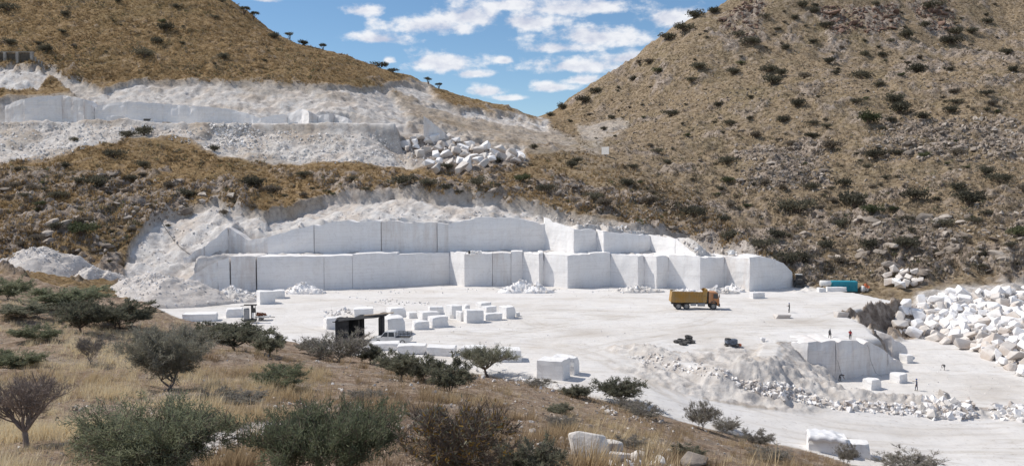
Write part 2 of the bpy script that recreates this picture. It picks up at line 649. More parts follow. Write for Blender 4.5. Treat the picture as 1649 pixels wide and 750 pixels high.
# ---------------------------------------------------------------- the lie of the land
CTRL = [
    # near slope the picture is taken from
    (100, 750, 20), (400, 750, 20), (700, 750, 20), (1000, 750, 28), (1200, 742, 50), (1310, 728, 80), (1390, 752, 79),
    (0, 650, 38), (0, 560, 62), (0, 482, 92), (200, 650, 36), (200, 560, 66), (200, 505, 90), (400, 650, 38), (400, 590, 64), (400, 562, 88),
    (600, 650, 40), (600, 592, 74), (600, 575, 104), (800, 680, 38), (800, 640, 58), (800, 606, 94), (1000, 700, 45), (1000, 668, 68), (1000, 648, 86),
    (1150, 720, 56), (1150, 698, 76), (-300, 650, 38), (-300, 560, 62), (-300, 470, 95),
    # left foot of the hill
    (50, 447, 150), (150, 462, 155), (0, 425, 165), (0, 380, 185), (100, 330, 205), (200, 380, 188), (205, 435, 178), (0, 300, 220), (0, 262, 244),
    (150, 248, 246), (300, 340, 198), (350, 327, 200), (300, 300, 222), (400, 268, 246), (420, 330, 206), (260, 430, 180), (290, 440, 178),
    (300, 255, 250), (-300, 380, 185), (-300, 430, 160), (-300, 262, 244),
    # rim of the lower cut
    (460, 337, 208), (560, 316, 212), (650, 306, 214), (750, 308, 214), (850, 326, 210), (950, 350, 205), (1050, 366, 202), (1150, 396, 196), (1250, 415, 192),
    (1290, 440, 186), (500, 290, 232), (650, 280, 238), (800, 290, 238), (900, 300, 238), (1000, 320, 234),
    # spoil below the upper cut, the terrace, the hill above
    (0, 195, 276), (150, 193, 276), (300, 202, 276), (450, 207, 276), (600, 214, 276), (450, 262, 252), (600, 266, 254), (-300, 195, 276),
    (0, 150, 294), (150, 160, 294), (300, 165, 296), (450, 172, 298), (600, 180, 300), (200, 132, 308), (400, 138, 312), (560, 142, 322),
    (0, 128, 302), (0, 60, 335), (0, 0, 370), (200, 60, 345), (200, 0, 380), (-300, 128, 300), (-300, 0, 350), (100, -60, 410), (300, -40, 420), (-300, -100, 420),
    (360, 2, 395), (400, 24, 400), (440, 54, 402), (520, 83, 405), (600, 107, 405), (650, 122, 406), (700, 142, 410), (760, 160, 415), (830, 177, 420), (868, 189, 430),
    (640, 170, 335), (700, 190, 330), (780, 218, 312), (850, 236, 312), (930, 238, 330), (660, 236, 284), (750, 270, 262), (850, 272, 270), (950, 282, 262),
    (1000, 218, 360), (910, 203, 400),
    # right hill
    (885, 184, 445), (940, 142, 450), (1000, 107, 455), (1060, 67, 460), (1120, 28, 465), (1180, -2, 470), (1250, -40, 480), (1400, -70, 500), (1649, -90, 500), (1950, -90, 500),
    (1000, 182, 405), (1100, 152, 392), (1200, 142, 374), (1300, 133, 362), (1400, 127, 355), (1649, 112, 345), (1649, 100, 378), (1500, 108, 388), (1400, 98, 402),
    (1300, 62, 430), (1500, 30, 450), (1649, 30, 450), (1100, 222, 330), (1250, 222, 310), (1400, 205, 305), (1649, 205, 285), (1100, 292, 270), (1250, 302, 250),
    (1400, 302, 242), (1649, 302, 225), (1100, 370, 213), (1200, 382, 206), (1300, 382, 205), (1300, 432, 190), (1400, 422, 188), (1400, 456, 180), (1500, 402, 190),
    (1649, 402, 180), (1500, 447, 177), (1649, 440, 176), (1560, 553, 147), (1649, 602, 119), (1480, 530, 154), (1580, 500, 160), (1649, 530, 142), (1950, 112, 340), (1950, 302, 220), (1950, 452, 168), (1950, 600, 118),
]
pts = [tuple(P(u, v, d)) for u, v, d in CTRL]
for (u, v, d) in [(360, 2, 395), (440, 54, 402), (520, 83, 405), (600, 107, 405), (700, 142, 410), (760, 160, 415), (830, 177, 420), (868, 189, 430),
                  (940, 142, 450), (1000, 107, 455), (1060, 67, 460), (1120, 28, 465)]:
    p = P(u, v, d)
    pts.append((p[0] * 1.16, p[1] * 1.16, p[2] - 16))
for (x, y, z) in UPPER_XYZ[2:-1]:
    pts.append((x, y + 3.5, z + 0.35))
pts += [(0, 0, 18.3), (25, 0, 17), (-25, 0, 18), (0, -30, 20), (60, -30, 16), (-60, -30, 20), (0, 8, 16.6), (60, 40, 1.5), (45, 55, -1.0), (-60, 20, 17)]
for (u, v) in [(450, 520), (600, 520), (800, 520), (1000, 520), (1200, 520), (420, 490), (1300, 490), (900, 580)]:
    pts.append((*PZ(u, v, 0.0)[:2], -1.0))
for (u, v) in [(1200, 690), (1400, 690), (1640, 700), (1640, 770)]:
    pts.append(tuple(PZ(u, v, -5.0)))
for r, z in ((900, 60), (1600, 60), (3000, 40)):
    for k in range(8):
        a = -1.2 + k * 0.34
        pts.append((r * math.sin(a), r * math.cos(a), z))
NAT = TPS(pts, 2.0)

# worked ground: floor, haul road going down to the right
WG = [(*PZ(u, v, 0.0)[:2], 0.0) for u, v in [(300, 480), (420, 480), (600, 475), (800, 475), (1000, 475), (1200, 478), (1340, 478), (450, 540), (600, 560), (700, 520),
                                              (800, 580), (900, 600), (900, 540), (1000, 540), (1000, 570), (1100, 520), (1200, 545), (1260, 550), (1350, 510), (1380, 530), (1430, 490)]]
WG += [tuple(PZ(u, v, z)) for u, v, z in [(1000, 600, -0.3), (1050, 640, -1.0), (1100, 632, -1.6), (1150, 668, -2.6), (1250, 655, -3.2), (1300, 700, -3.9), (1400, 676, -4.4),
                                            (1400, 730, -4.7), (1649, 700, -5.3), (1649, 760, -5.4), (1560, 670, -5.1), (1950, 720, -5.5), (1950, 650, -5.3)]]
WORK = TPS(WG, 0.5)

FLOOR = [(x, y + 3.0) for x, y in LOWER_XY] + [tuple(PZ(u, v, z)[:2]) for u, v, z in [
    (1330, 468, 0), (1385, 473, 0), (1440, 484, 0), (1490, 520, -3), (1530, 540, -4.9), (1565, 556, -4.9), (1610, 580, -4.9), (1655, 606, -5), (1900, 620, -5),
    (1900, 830, -5.5), (1649, 795, -5.5), (1405, 755, -4.9), (1310, 729, -4.3), (1200, 706, -3.3), (1100, 683, -2.4), (1000, 649, -0.8), (900, 622, 0), (800, 604, 0),
    (600, 576, 0), (450, 560, 0), (390, 548, 0), (330, 530, 0), (270, 503, 0), (235, 492, 0), (255, 484, 0)]]
PIT_Z = -4.9
PIT = [tuple(PZ(u, v, PIT_Z)[:2]) for u, v in [(1276, 612), (1335, 613), (1400, 606), (1452, 598)]] + [(54.5, 124), (56.0, 131), (56.5, 143.5), (64, 150), (70.5, 155), (78, 152)] + \
      [tuple(PZ(u, v, PIT_Z)[:2]) for u, v in [(1565, 553), (1660, 604), (1900, 625), (1900, 660), (1649, 652), (1560, 655), (1450, 652), (1380, 650), (1345, 640), (1320, 626)]]
LEDGE = [(x, y + 3.5) for x, y in LOWER_XY[:-1]] + [(x + 1, y + 3.2) for x, y, z in reversed(UPPER_XYZ)]
TERR_Z = 42.0
UWALL = [(8, 170), (40, 158), (100, 153), (136, 160), (152, 172), (205, 163), (262, 167), (318, 171), (372, 176), (420, 190), (462, 183), (486, 175)]
UW_D = 288.0
UW_XY = [P(u, 190, UW_D - (3.0 if i % 2 else 0) + 0.010 * (u - 200))[:2] for i, (u, v) in enumerate(UWALL)]
TERRACE = [tuple(P(u, 190, 277.5)[:2]) for u in (-80, 100, 300, 450, 560, 640)] + [tuple(P(640, 190, 292)[:2]), tuple(P(560, 190, 296)[:2])] + \
          [(x, y + 2.5) for x, y in reversed(UW_XY)] + [tuple(P(-80, 190, 288)[:2])]
BERMS = [  # rubble banks beside the haul road: line (u, v, z), half width, height
    ([(1012, 564, 0), (1045, 566, 0), (1075, 576, 0)], 2.2, 0.5),
    ([(1180, 612, -1), (1235, 615, -2), (1280, 628, -3), (1330, 648, -4.2)], 3.0, 0.4),
    ([(1330, 648, -4.4), (1400, 655, -4.6), (1480, 660, -4.8), (1540, 660, -5)], 1.8, 0.55),
    ([(1500, 662, -5), (1545, 664, -5)], 2.2, 0.9),
]
# rim of the main floor above the haul road; below it the bank of broken rock
RIM = [PZ(u, v, 0.0) for u, v in [(1008, 566), (1050, 573), (1100, 583), (1160, 592), (1205, 590), (1232, 580)]] + [PZ(1246, 602, -4.9) * np.array((1, 1, 0))]
BERMS = [([PZ(u, v, z) for u, v, z in l], w, h) for l, w, h in BERMS]


def interp_grid(fn):
    """evaluate a smooth surface on a thinned grid and interpolate to the full one"""
    ci = np.unique(np.r_[np.arange(0, len(tcol), 5), len(tcol) - 1])
    ri = np.unique(np.r_[np.arange(0, len(yrow), 5), len(yrow) - 1])
    tc_, yr_ = tcol[ci], yrow[ri]
    T, Y = np.meshgrid(tc_, yr_)
    z = fn(T * Y, Y)
    j = np.clip(np.searchsorted(tc_, tcol, 'right') - 1, 0, len(tc_) - 2)
    f = (tcol - tc_[j]) / (tc_[j + 1] - tc_[j])
    z = z[:, j] * (1 - f) + z[:, j + 1] * f
    k = np.clip(np.searchsorted(yr_, yrow, 'right') - 1, 0, len(yr_) - 2)
    g = ((yrow - yr_[k]) / (yr_[k + 1] - yr_[k]))[:, None]
    return z[k] * (1 - g) + z[k + 1] * g


def height(X, Y):
    nat = interp_grid(NAT)
    wob = fbm(X, Y, 9, 3, 5)
    # roughness of natural ground grows with distance from the viewer's own slope
    far = smooth(Y, 110, 180)
    z = nat + far * (1.1 * fbm(X, Y, 22, 4, 11) + 0.55 * fbm(X, Y, 4.5, 4, 3)) + (1 - far) * (0.35 * fbm(X, Y, 9, 4, 21) + 0.10 * fbm(X, Y, 1.6, 3, 22))
    rh = smooth(X / Y, 0.02, 0.16) * smooth(Y, 185, 240)
    z = z + rh * (2.3 * fbm(X * 0.8 + Y * 0.5, Y * 0.6 - X * 0.3, 34, 3, 121) + 0.9 * ridged(X + 0.4 * Y, Y * 0.55, 13, 3, 122) - 0.6)
    zone = smooth(sdist(X, Y, LEDGE), -0.6, 0.4)
    z = np.where(zone > 0, z * (1 - zone) + (BENCH_Z - 0.35) * zone, z)
    tz = smooth(sdist(X, Y, TERRACE) + 0.6 * wob, -1.5, 1.0)
    z = z * (1 - tz) + (TERR_Z + 0.15 * wob) * tz
    fd = sdist(X, Y, FLOOR)
    fl = smooth(fd + np.where(Y < 130, 1.3 * wob, 0), -2.2, 0.6)
    wk = interp_grid(WORK)
    rd, rpos = ldist(X, Y, RIM)
    talus = -0.68 * np.maximum(rd - 1.0, 0) * (1 + 0.25 * fbm(X, Y, 3.5, 3, 48))
    wk = np.minimum(wk, 0.0) + 0.07 * fbm(X, Y, 5, 4, 44) + 0.05 * ridged(X * 0.35, Y, 2.2, 2, 45)
    pd = sdist(X, Y, PIT)
    pt = smooth(pd + 0.7 * wob * (pd > -6), -2.6, 0.2)
    wk = wk * (1 - pt) + (PIT_Z + 0.08 * fbm(X, Y, 3, 3, 46)) * pt
    wk = np.maximum(wk, np.where(rd < 14, talus, -99))
    for line, wd, hh in BERMS:
        d, pos = ldist(X, Y, line)
        n = len(line) - 1
        end = smooth(pos, 0, 0.4) * (1 - smooth(pos, n - 0.5, n))
        g = np.exp(-(d / wd) ** 2) * (0.35 + 0.65 * end)
        wk = wk + hh * g * (1 + 0.55 * fbm(X, Y, 2.6, 4, 51)) + 0.25 * g * ridged(X, Y, 1.2, 3, 9)
    z = z * (1 - fl) + wk * fl
    return z, fl, pt, fd, pd


# ---------------------------------------------------------------- terrain sheet
tcol = np.concatenate([np.linspace(-3.2, -0.75, 24, endpoint=False), np.linspace(-0.75, -0.62, 22, endpoint=False), np.linspace(-0.62, 0.62, 640, endpoint=False),
                       np.linspace(0.62, 0.75, 22, endpoint=False), np.linspace(0.75, 3.2, 25)])
yrow = np.concatenate([np.linspace(1.0, 16, 24, endpoint=False), np.geomspace(16, 70, 190, endpoint=False), np.geomspace(70, 118, 150, endpoint=False),
                       np.geomspace(118, 224, 290, endpoint=False), np.geomspace(224, 345, 170, endpoint=False), np.geomspace(345, 475, 120, endpoint=False), np.geomspace(475, 3500, 40)])
Tg, Yg = np.meshgrid(tcol, yrow)
Xg = Tg * Yg
NATg = interp_grid(NAT)
Zg, FLg, PTg, FDg, PDg = height(Xg, Yg)
Ug, Vg = project(Xg, Yg, Zg)

# masks: white dust, rough white rock, grey rock, golden grass
warp = 9 * fbm(Xg, Yg, 14, 4, 61) + 5 * fbm(Xg, Yg, 3.5, 3, 62)


warp_big = 9 * fbm(Xg, Yg, 26, 3, 63) + 3.0 * fbm(Xg, Yg, 7, 2, 64)
Un, Vn = project(Xg, Yg, NATg)


def zone(poly, y0, y1, soft=5.0, wf=1.0, big=False):
    m = smooth((sdist(Un, Vn, poly) + warp_big * wf) if big else (sdist(Ug, Vg, poly) + warp * wf), -soft, soft)
    return m * ((Yg > y0) & (Yg < y1))


LOWCUT = [(200, 452), (213, 385), (250, 347), (350, 322), (425, 346), (470, 336), (520, 320), (560, 312), (640, 303), (740, 304), (800, 312), (880, 330), (930, 345), (1000, 360),
          (1100, 374), (1200, 402), (1270, 428), (1285, 470), (1000, 480), (360, 480), (240, 480)]
UPCUT = [(-80, 190), (10, 160), (60, 152), (150, 150), (225, 131), (300, 127), (420, 133), (520, 136), (600, 140), (650, 130), (690, 136), (720, 165), (770, 185), (830, 182),
         (890, 205), (935, 236), (845, 243), (850, 262), (770, 268), (700, 272), (620, 268), (540, 262), (430, 264), (345, 245), (300, 224), (200, 219), (160, 226), (70, 262), (-80, 268)]
OLDCUT = [(740, 172), (800, 182), (880, 195), (890, 215), (860, 222), (780, 200), (740, 190)]
m_rough = np.maximum.reduce([zone(LOWCUT, 150, 228, 4, 0.5, True), zone(UPCUT, 240, 425, 5, 0.6, True) * (0.90 - 0.30 * smooth(fbm(Xg, Yg * 1.5, 20, 4, 65), 0.05, 0.6)), zone(OLDCUT, 300, 430, 4, 0.7),
                             zone([(-80, 104), (55, 106), (80, 118), (60, 140), (-80, 142)], 280, 360, 4, 0.6),
                             0.7 * zone([(60, 104), (85, 106), (170, 150), (240, 165), (225, 172), (130, 156)], 270, 360, 3, 0.5),
                             0.42 * zone([(930, 205), (1000, 190), (1010, 205), (975, 225), (960, 245), (840, 245), (840, 232), (930, 232)], 280, 430, 5, 0.8)])
band = smooth(sdist(Ug, Vg, [(640, 150), (760, 190), (930, 215), (960, 240), (860, 245), (780, 225), (660, 195)]) + warp, -8, 8) * (Yg > 270)
m_rough = m_rough * (1 - 0.55 * band)
spill = zone([(650, 226), (700, 220), (780, 232), (850, 256), (835, 268), (750, 286), (690, 278), (655, 255)], 235, 330, 6, 0.7)
m_rough = m_rough * (1 - 0.65 * spill)
edge = (Yg < 118) & (FLg > 0.05)
m_white = FLg * (1 - smooth(-FDg, -0.6, 2.0))
m_white = np.maximum(m_white, smooth(FLg, 0.4, 0.8) * (FDg > -1))
berm_m = np.zeros_like(Xg)
rd_, rp_ = ldist(Xg, Yg, RIM)
drop = -(Zg - 0.0)
berm_m = smooth(rd_, 9.5, 7.0) * smooth(drop + 0.35 * fbm(Xg, Yg, 2.5, 3, 72), 0.12, 0.5) * (Yg > 92) * (Zg > PIT_Z + 0.3)
for line, wd, hh in BERMS:
    d, pos = ldist(Xg, Yg, line)
    berm_m = np.maximum(berm_m, smooth(-(d - wd * 1.25) + 0.6 * fbm(Xg, Yg, 2.5, 3, 71), -0.6, 0.8))
m_white = m_white * (1 - 0.72 * berm_m)
bank = smooth(PTg, 0.04, 0.25) * (1 - smooth(PTg, 0.8, 0.97))
m_white = m_white * (1 - bank)
dark_cut = bank * (Yg > 126) * (Xg > 50)
m_rough = np.maximum(m_rough, np.maximum(berm_m * FLg, (bank - dark_cut) * 0.6))
m_rough = np.maximum(m_rough, 0.85 * zone([(1455, 500), (1480, 472), (1540, 462), (1649, 455), (1740, 455), (1740, 640), (1640, 606), (1560, 560), (1480, 545)], 95, 200, 6, 0.6))
m_white = np.maximum(m_white, smooth(sdist(Xg, Yg, TERRACE), -0.5, 1.0) * 0.7)
m_white = np.maximum(m_white, 0.75 * zone([(440, 375), (490, 352), (560, 340), (700, 334), (860, 344), (930, 358), (960, 372), (700, 356), (520, 366)], 185, 212, 4, 0.5))
# rock shows where the natural ground is stony
rn = fbm(Xg, Yg, 16, 4, 81) + 0.5 * fbm(Xg, Yg, 4, 3, 82)
stony = np.maximum.reduce([
    1.0 * zone([(-100, 270), (220, 275), (420, 290), (430, 340), (340, 330), (215, 390), (200, 450), (-100, 430)], 150, 260, 20),
    0.9 * zone([(430, 270), (640, 285), (860, 280), (1000, 300), (1150, 340), (1290, 440), (1240, 425), (1000, 360), (850, 325), (640, 305), (470, 336), (425, 346)], 180, 275, 12),
    1.1 * zone([(1200, 370), (1400, 340), (1700, 330), (1700, 450), (1500, 460), (1300, 470), (1230, 410)], 160, 250, 25),
    0.95 * zone([(1180, 240), (1330, 220), (1340, 300), (1190, 310)], 220, 330, 20), 1.0 * zone([(1420, 190), (1700, 190), (1700, 260), (1420, 260)], 220, 330, 18),
    1.0 * zone([(1140, 40), (1230, -10), (1240, 60), (1170, 80)], 380, 520, 10), 1.1 * zone([(1310, 10), (1450, 5), (1455, 50), (1330, 60)], 380, 520, 10),
    1.0 * zone([(1450, -10), (1540, -10), (1540, 60), (1490, 60)], 380, 520, 10), 0.5 * zone([(870, 180), (1100, 40), (1200, 40), (1080, 150)], 380, 520, 14),
    0.75 * zone([(1250, 60), (1700, 60), (1700, 110), (1450, 140)], 340, 470, 14)])
m_rock = smooth(rn + 1.15 * stony - 0.95, -0.25, 0.35) * (1 - FLg)
m_rock = np.maximum(m_rock, 0.8 * smooth(rn - 0.45, -0.15, 0.3) * smooth(Ug, 860, 1050) * (Yg > 170))
m_rock = np.maximum(m_rock, 0.65 * smooth(fbm(Xg, Yg, 5, 4, 85) - 0.28, -0.15, 0.3) * (Yg < 120) * (1 - FLg))
brown_bank = zone([(1362, 502), (1372, 494), (1442, 486), (1470, 500), (1478, 545), (1440, 548), (1400, 522)], 128, 170, 4, 0.5) * (Zg < -0.35)
m_white = m_white * (1 - brown_bank)
m_rough = m_rough * (1 - brown_bank)
m_rock = np.maximum(np.maximum(np.maximum(m_rock, dark_cut), 0.9 * spill), brown_bank)
m_gold = np.where(Yg > 150, np.where(Ug < 900, 0.95, 0.25) + 0.0 * Xg, 0.65)
m_gold = np.where(Yg > 150, 0.95 - 0.75 * smooth(Ug, 760, 1010), 2.0 + 0.0 * Ug)
# wheel ruts on the dust and the worn middle of the haul road
rut = np.zeros_like(Xg)
onfl = (m_white > 0.3) & (Yg < 200)
TRACKS = [[(1080, 500), (980, 512), (860, 530), (760, 545), (700, 560)], [(1170, 500), (1240, 510), (1300, 520), (1350, 505), (1390, 492)], [(700, 545), (800, 552), (900, 560), (980, 580), (1080, 625), (1200, 658), (1350, 690), (1500, 705), (1660, 715)],
          [(740, 535), (850, 545), (960, 562), (1020, 590), (1120, 640), (1260, 672), (1420, 700), (1660, 730)], [(460, 500), (560, 488), (700, 480), (850, 482), (1000, 486), (1090, 496)], [(470, 520), (560, 540), (660, 552), (760, 558)],
          [(1060, 505), (960, 500), (850, 498), (840, 510), (870, 525), (960, 535)], [(1160, 505), (1130, 520), (1060, 530), (950, 540), (860, 548)], [(900, 575), (1000, 552), (1120, 535), (1230, 528), (1330, 525)], [(640, 500), (600, 490), (540, 482), (480, 478)],
          [(1000, 590), (940, 566), (860, 552), (760, 548)], [(1649, 690), (1500, 680), (1380, 668), (1250, 645), (1130, 612), (1020, 575)], [(1300, 478), (1200, 484), (1100, 484), (980, 478)]]
for tr_ in TRACKS:
    ln_ = []
    for (u_, v_) in tr_:
        z_ = 0.0 if u_ < 1010 or v_ < 560 else -0.0082 * (u_ - 1010)
        ln_.append(PZ(u_, v_, max(z_, -5.2)))
    ln_ = np.array(ln_)
    tt = np.linspace(0, len(ln_) - 1, len(ln_) * 5)
    ln_ = np.stack([np.interp(tt, np.arange(len(ln_)), ln_[:, k_]) for k_ in range(3)], -1)
    for _ in range(2):
        ln_[1:-1] = (ln_[:-2] + ln_[1:-1] * 2 + ln_[2:]) / 4
    d_, p_ = ldist(Xg[onfl], Yg[onfl], ln_)
    w_ = np.maximum(np.exp(-((d_ - 1.05) / 0.36) ** 2), 0.35 * np.exp(-(d_ / 2.2) ** 2))
    rut[onfl] = np.maximum(rut[onfl], w_ * (0.55 + 0.6 * fbm(Xg[onfl], Yg[onfl], 8, 3, 151)))
dust = smooth(fbm(Xg, Yg * 1.6, 18, 4, 152) + 0.3 * fbm(Xg, Yg, 3, 3, 153), 0.15, 0.75)
mud = np.exp(-(((Ug - 945) / 42) ** 2 + ((Vg - 535) / 7) ** 2)) + 0.8 * np.exp(-(((Ug - 1290) / 60) ** 2 + ((Vg - 518) / 6) ** 2)) + 0.7 * np.exp(-(((Ug - 1600) / 60) ** 2 + ((Vg - 630) / 14) ** 2))
floor_tone = np.clip(0.75 * rut + 0.34 * dust + 0.8 * mud, 0, 1)
m_gold = np.where(m_white > 0.3, floor_tone, m_gold)
Zg = Zg - 0.05 * np.clip(rut, 0, 1) * onfl
track = smooth(ldist(Ug, Vg, [(300, 720), (372, 700), (440, 690), (520, 715)])[0], 22, 8) * (Yg < 45)
m_rough = np.maximum(m_rough, 0.85 * track)
m_rock = m_rock * (1 - track)

# relief of the broken and the stony ground
cutland = m_rough * (1 - m_white) * (Yg > 125) * np.where(FLg > 0.3, 0.15, 1.0)
lowcut_z = (Yg > 170) & (Yg < 232)
Zg = Zg + cutland * (0.55 * ridged(Xg, Yg, 8.0, 2, 90) + np.where(lowcut_z, 0.20, 0.40) * ridged(Xg * 1.2, Yg, 2.6, 3, 91) - 0.4)
Zg = Zg - np.where(lowcut_z & (Ug > 430), 3.0, 1.9) * smooth(m_rough, 0.35, 0.75) * (FLg < 0.3) * (Yg > 180) * (Yg < 400) * (1 - band) * (1 - smooth(sdist(Xg, Yg, TERRACE), -2.0, 0.0)) * smooth(-sdist(Xg, Yg, LEDGE), 0.0, 4.0)
berm_rel = berm_m * (Yg < 125)
Zg = Zg + berm_rel * (0.30 * ridged(Xg, Yg, 2.2, 4, 92) - 0.1)
Zg = Zg + m_rock * (Yg > 125) * (1 - m_rough) * (1.5 * ridged(Xg * 0.8, Yg, 5.0, 4, 95) - 0.5)
grassy = (1 - m_rough) * (1 - m_rock) * (1 - FLg)
Zg = Zg + grassy * (Yg > 125) * 0.28 * fbm(Xg, Yg, 1.7, 2, 97)
Ug, Vg = project(Xg, Yg, Zg)

nr, nc = Xg.shape
idx = np.arange(nr * nc).reshape(nr, nc)
quads = np.stack([idx[:-1, :-1], idx[:-1, 1:], idx[1:, 1:], idx[1:, :-1]], -1).reshape(-1, 4)
verts = np.stack([Xg, Yg, Zg], -1).reshape(-1, 3)
# behind the camera the slope simply goes on up
back_y = np.array([-600.0, -60.0, -5.0])
vb, fb = [], []
xs = Xg[0]
base = len(verts)
for j, by in enumerate(back_y):
    for i, x in enumerate(tcol):
        vb.append((x * (3.0 if by > -10 else (40 if by > -100 else 300)), by, 18.6 + (0.12 * -by if by > -100 else 30)))
for j in range(2):
    for i in range(nc - 1):
        fb.append((base + j * nc + i, base + j * nc + i + 1, base + (j + 1) * nc + i + 1, base + (j + 1) * nc + i))
for i in range(nc - 1):
    fb.append((base + 2 * nc + i, base + 2 * nc + i + 1, i + 1, i))
verts = np.vstack([verts, np.array(vb)])
quads = np.vstack([quads, np.array(fb)])
me = new_mesh('ground', verts, quads, [MAT['terrain']], True)
ca = me.color_attributes.new('mask', 'FLOAT_COLOR', 'POINT')
mk = np.zeros((len(verts), 4), np.float32)
mk[:nr * nc] = np.stack([m_white, m_rough, m_rock, m_gold], -1).reshape(-1, 4)
mk[nr * nc:, 3] = 0.6
ca.data.foreach_set('color', mk.ravel())
ground = link('ground', me)
tag(ground, 'quarry floor of marble dust, haul road and dry grassy hillsides', kind='structure')

SLOPE = (Zg - CAMZ) / Yg


def ground_hits(us, vs, ymin=2.0, ymax=480):
    """first place where the sight line through (u, v) meets the ground"""
    us, vs = np.atleast_1d(np.asarray(us, float)), np.atleast_1d(np.asarray(vs, float))
    out = np.full((len(us), 3), np.nan)
    r0 = np.searchsorted(yrow, ymin)
    r1 = np.searchsorted(yrow, ymax)
    for i, (u, v) in enumerate(zip(us, vs)):
        a, b, c = pix_dir(u, v)
        t, s = a / b, c / b
        j = int(np.clip(np.searchsorted(tcol, t) - 1, 0, nc - 2))
        f = (t - tcol[j]) / (tcol[j + 1] - tcol[j])
        sl = SLOPE[r0:r1, j] * (1 - f) + SLOPE[r0:r1, j + 1] * f
        k = np.argmax(sl >= s)
        if sl[k] < s:
            continue
        if k == 0:
            y = yrow[r0]
        else:
            g = (s - sl[k - 1]) / (sl[k] - sl[k - 1] + 1e-12)
            y = yrow[r0 + k - 1] * (1 - g) + yrow[r0 + k] * g
        out[i] = (t * y, y, CAMZ + s * y)
    return out


def hit(u, v, ymin=2.0, ymax=480):
    return Vector(ground_hits([u], [v], ymin, ymax)[0])


def gz(x, y):
    """ground height below a point"""
    t = x / y
    j = int(np.clip(np.searchsorted(tcol, t) - 1, 0, nc - 2))
    k = int(np.clip(np.searchsorted(yrow, y) - 1, 0, nr - 2))
    f = (t - tcol[j]) / (tcol[j + 1] - tcol[j])
    g = (y - yrow[k]) / (yrow[k + 1] - yrow[k])
    return float((Zg[k, j] * (1 - f) + Zg[k, j + 1] * f) * (1 - g) + (Zg[k + 1, j] * (1 - f) + Zg[k + 1, j + 1] * f) * g)


def mask_at(mask, x, y):
    j = np.clip(np.searchsorted(tcol, x / y), 0, nc - 1)
    k = np.clip(np.searchsorted(yrow, y), 0, nr - 1)
    return mask[k, j]


def px_per_m(y):
    return F / y


# ---------------------------------------------------------------- sawn quarry benches
def panel_mesh(p0, p1, z0, zt, depth, seed, gap0=0.0, gap1=0.0, rough=0.05, step=0.9, chip=0.18, mat=None, skew=0.0):
    """a sawn slab of the rock wall: front from p0 to p1 (ground plan), top heights zt (list along the front), body going back"""
    p0, p1 = np.array(p0, float), np.array(p1, float)
    d = p1 - p0
    Ln = np.linalg.norm(d)
    d /= Ln
    nrm = np.array((d[1], -d[0]))
    if nrm[1] > 0:
        nrm = -nrm
    p0 = p0 + d * gap0
    Ln2 = Ln - gap0 - gap1
    nx = max(3, int(Ln2 / step))
    hh = max(zt) - z0
    nz = max(4, int(hh / step))
    s = np.linspace(0, 1, nx + 1)
    top = np.interp(s, np.linspace(0, 1, len(zt)), zt)
    wx = p0[0] + d[0] * s * Ln2
    wy = p0[1] + d[1] * s * Ln2
    top = top - chip * np.maximum(0, fbm(wx * 1.0 + seed, wy, 2.2, 3, seed % 50)) - 0.03 * np.random.default_rng(seed).random(nx + 1)
    V, Fc = [], []
    for k in range(nz + 1):
        f = k / nz
        z = z0 + (top - z0) * f
        off = rough * fbm(s * Ln2 + seed * 3.1, z, 2.6, 3, seed % 40)
        off = off - (0.16 if k == nz else 0.0) - (0.06 if k == nz - 1 else 0) + skew * (1 - f)
        V.append(np.stack([wx + nrm[0] * off, wy + nrm[1] * off, z], -1))
    b0 = np.stack([wx, wy + depth, top - 0.05], -1)
    b1 = np.stack([wx, wy + depth, np.full(nx + 1, z0)], -1)
    V = np.concatenate(V + [b0, b1])
    n = nx + 1
    for k in range(nz + 2):
        for i in range(nx):
            Fc.append((k * n + i, k * n + i + 1, (k + 1) * n + i + 1, (k + 1) * n + i))
    left = [k * n for k in range(nz + 3)]
    right = [k * n + nx for k in range(nz + 3)]
    Fc.append(tuple(left[::-1]))
    Fc.append(tuple(right))
    return new_mesh('bench_slab', V, Fc, [mat or MAT['marble']], False)


def bench(name, label, cat, panels, group=None):
    root = thing(name, label, cat, (0, 0, 0), 0, group)
    for kw in panels:
        lab = kw.pop('label', None)
        o = link('marble_slab', panel_mesh(**kw), root)
        if lab:
            o['label'] = lab
    return root


GAPS = {522, 568, 793, 823, 412, 370}
pan = []
for i in range(len(LOWER) - 1):
    u0, u1 = LOWER[i][0], LOWER[i + 1][0]
    a, b = LOWER_XY[i], LOWER_XY[i + 1]
    zt0 = [7.0, 7.22, 6.82, 7.1, 6.95][i % 5]
    zt = [zt0, zt0 + 0.1, zt0]
    if u0 >= 1027:
        zt = [z - 0.25 for z in zt]
    if u0 >= 1127:
        zt = [6.9, 6.5, 6.7]
    if u0 == 1207:
        zt = [6.9, 7.0, 6.7, 6.1, 5.3, 3.4]
    if u0 == 352:
        zt = [6.4, 6.9]
    if u0 == 300:
        zt = [2.6, 4.0, 5.0]
    if u0 == 328:
        zt = [5.0, 5.8, 6.3]
    pan.append(dict(p0=a, p1=b, z0=-0.6, zt=zt, depth=9.0 + (i % 3) * 0.4, seed=100 + i, gap0=(0.3 if u0 in (370, 412) else 0.05) if u0 in GAPS else 0.0, gap1=0.03 if u1 in GAPS else 0.0,
                    rough=0.35 if u0 < 352 else 0.07 if u0 < 1166 else 0.10, chip=0.22, mat=MAT['marble_stained'] if u0 in (1166, 370, 793, 300, 328) else MAT['marble']))
bench('quarry_bench', 'lower white sawn marble wall standing on the quarry floor behind the truck', 'rock wall', pan)
pan = []
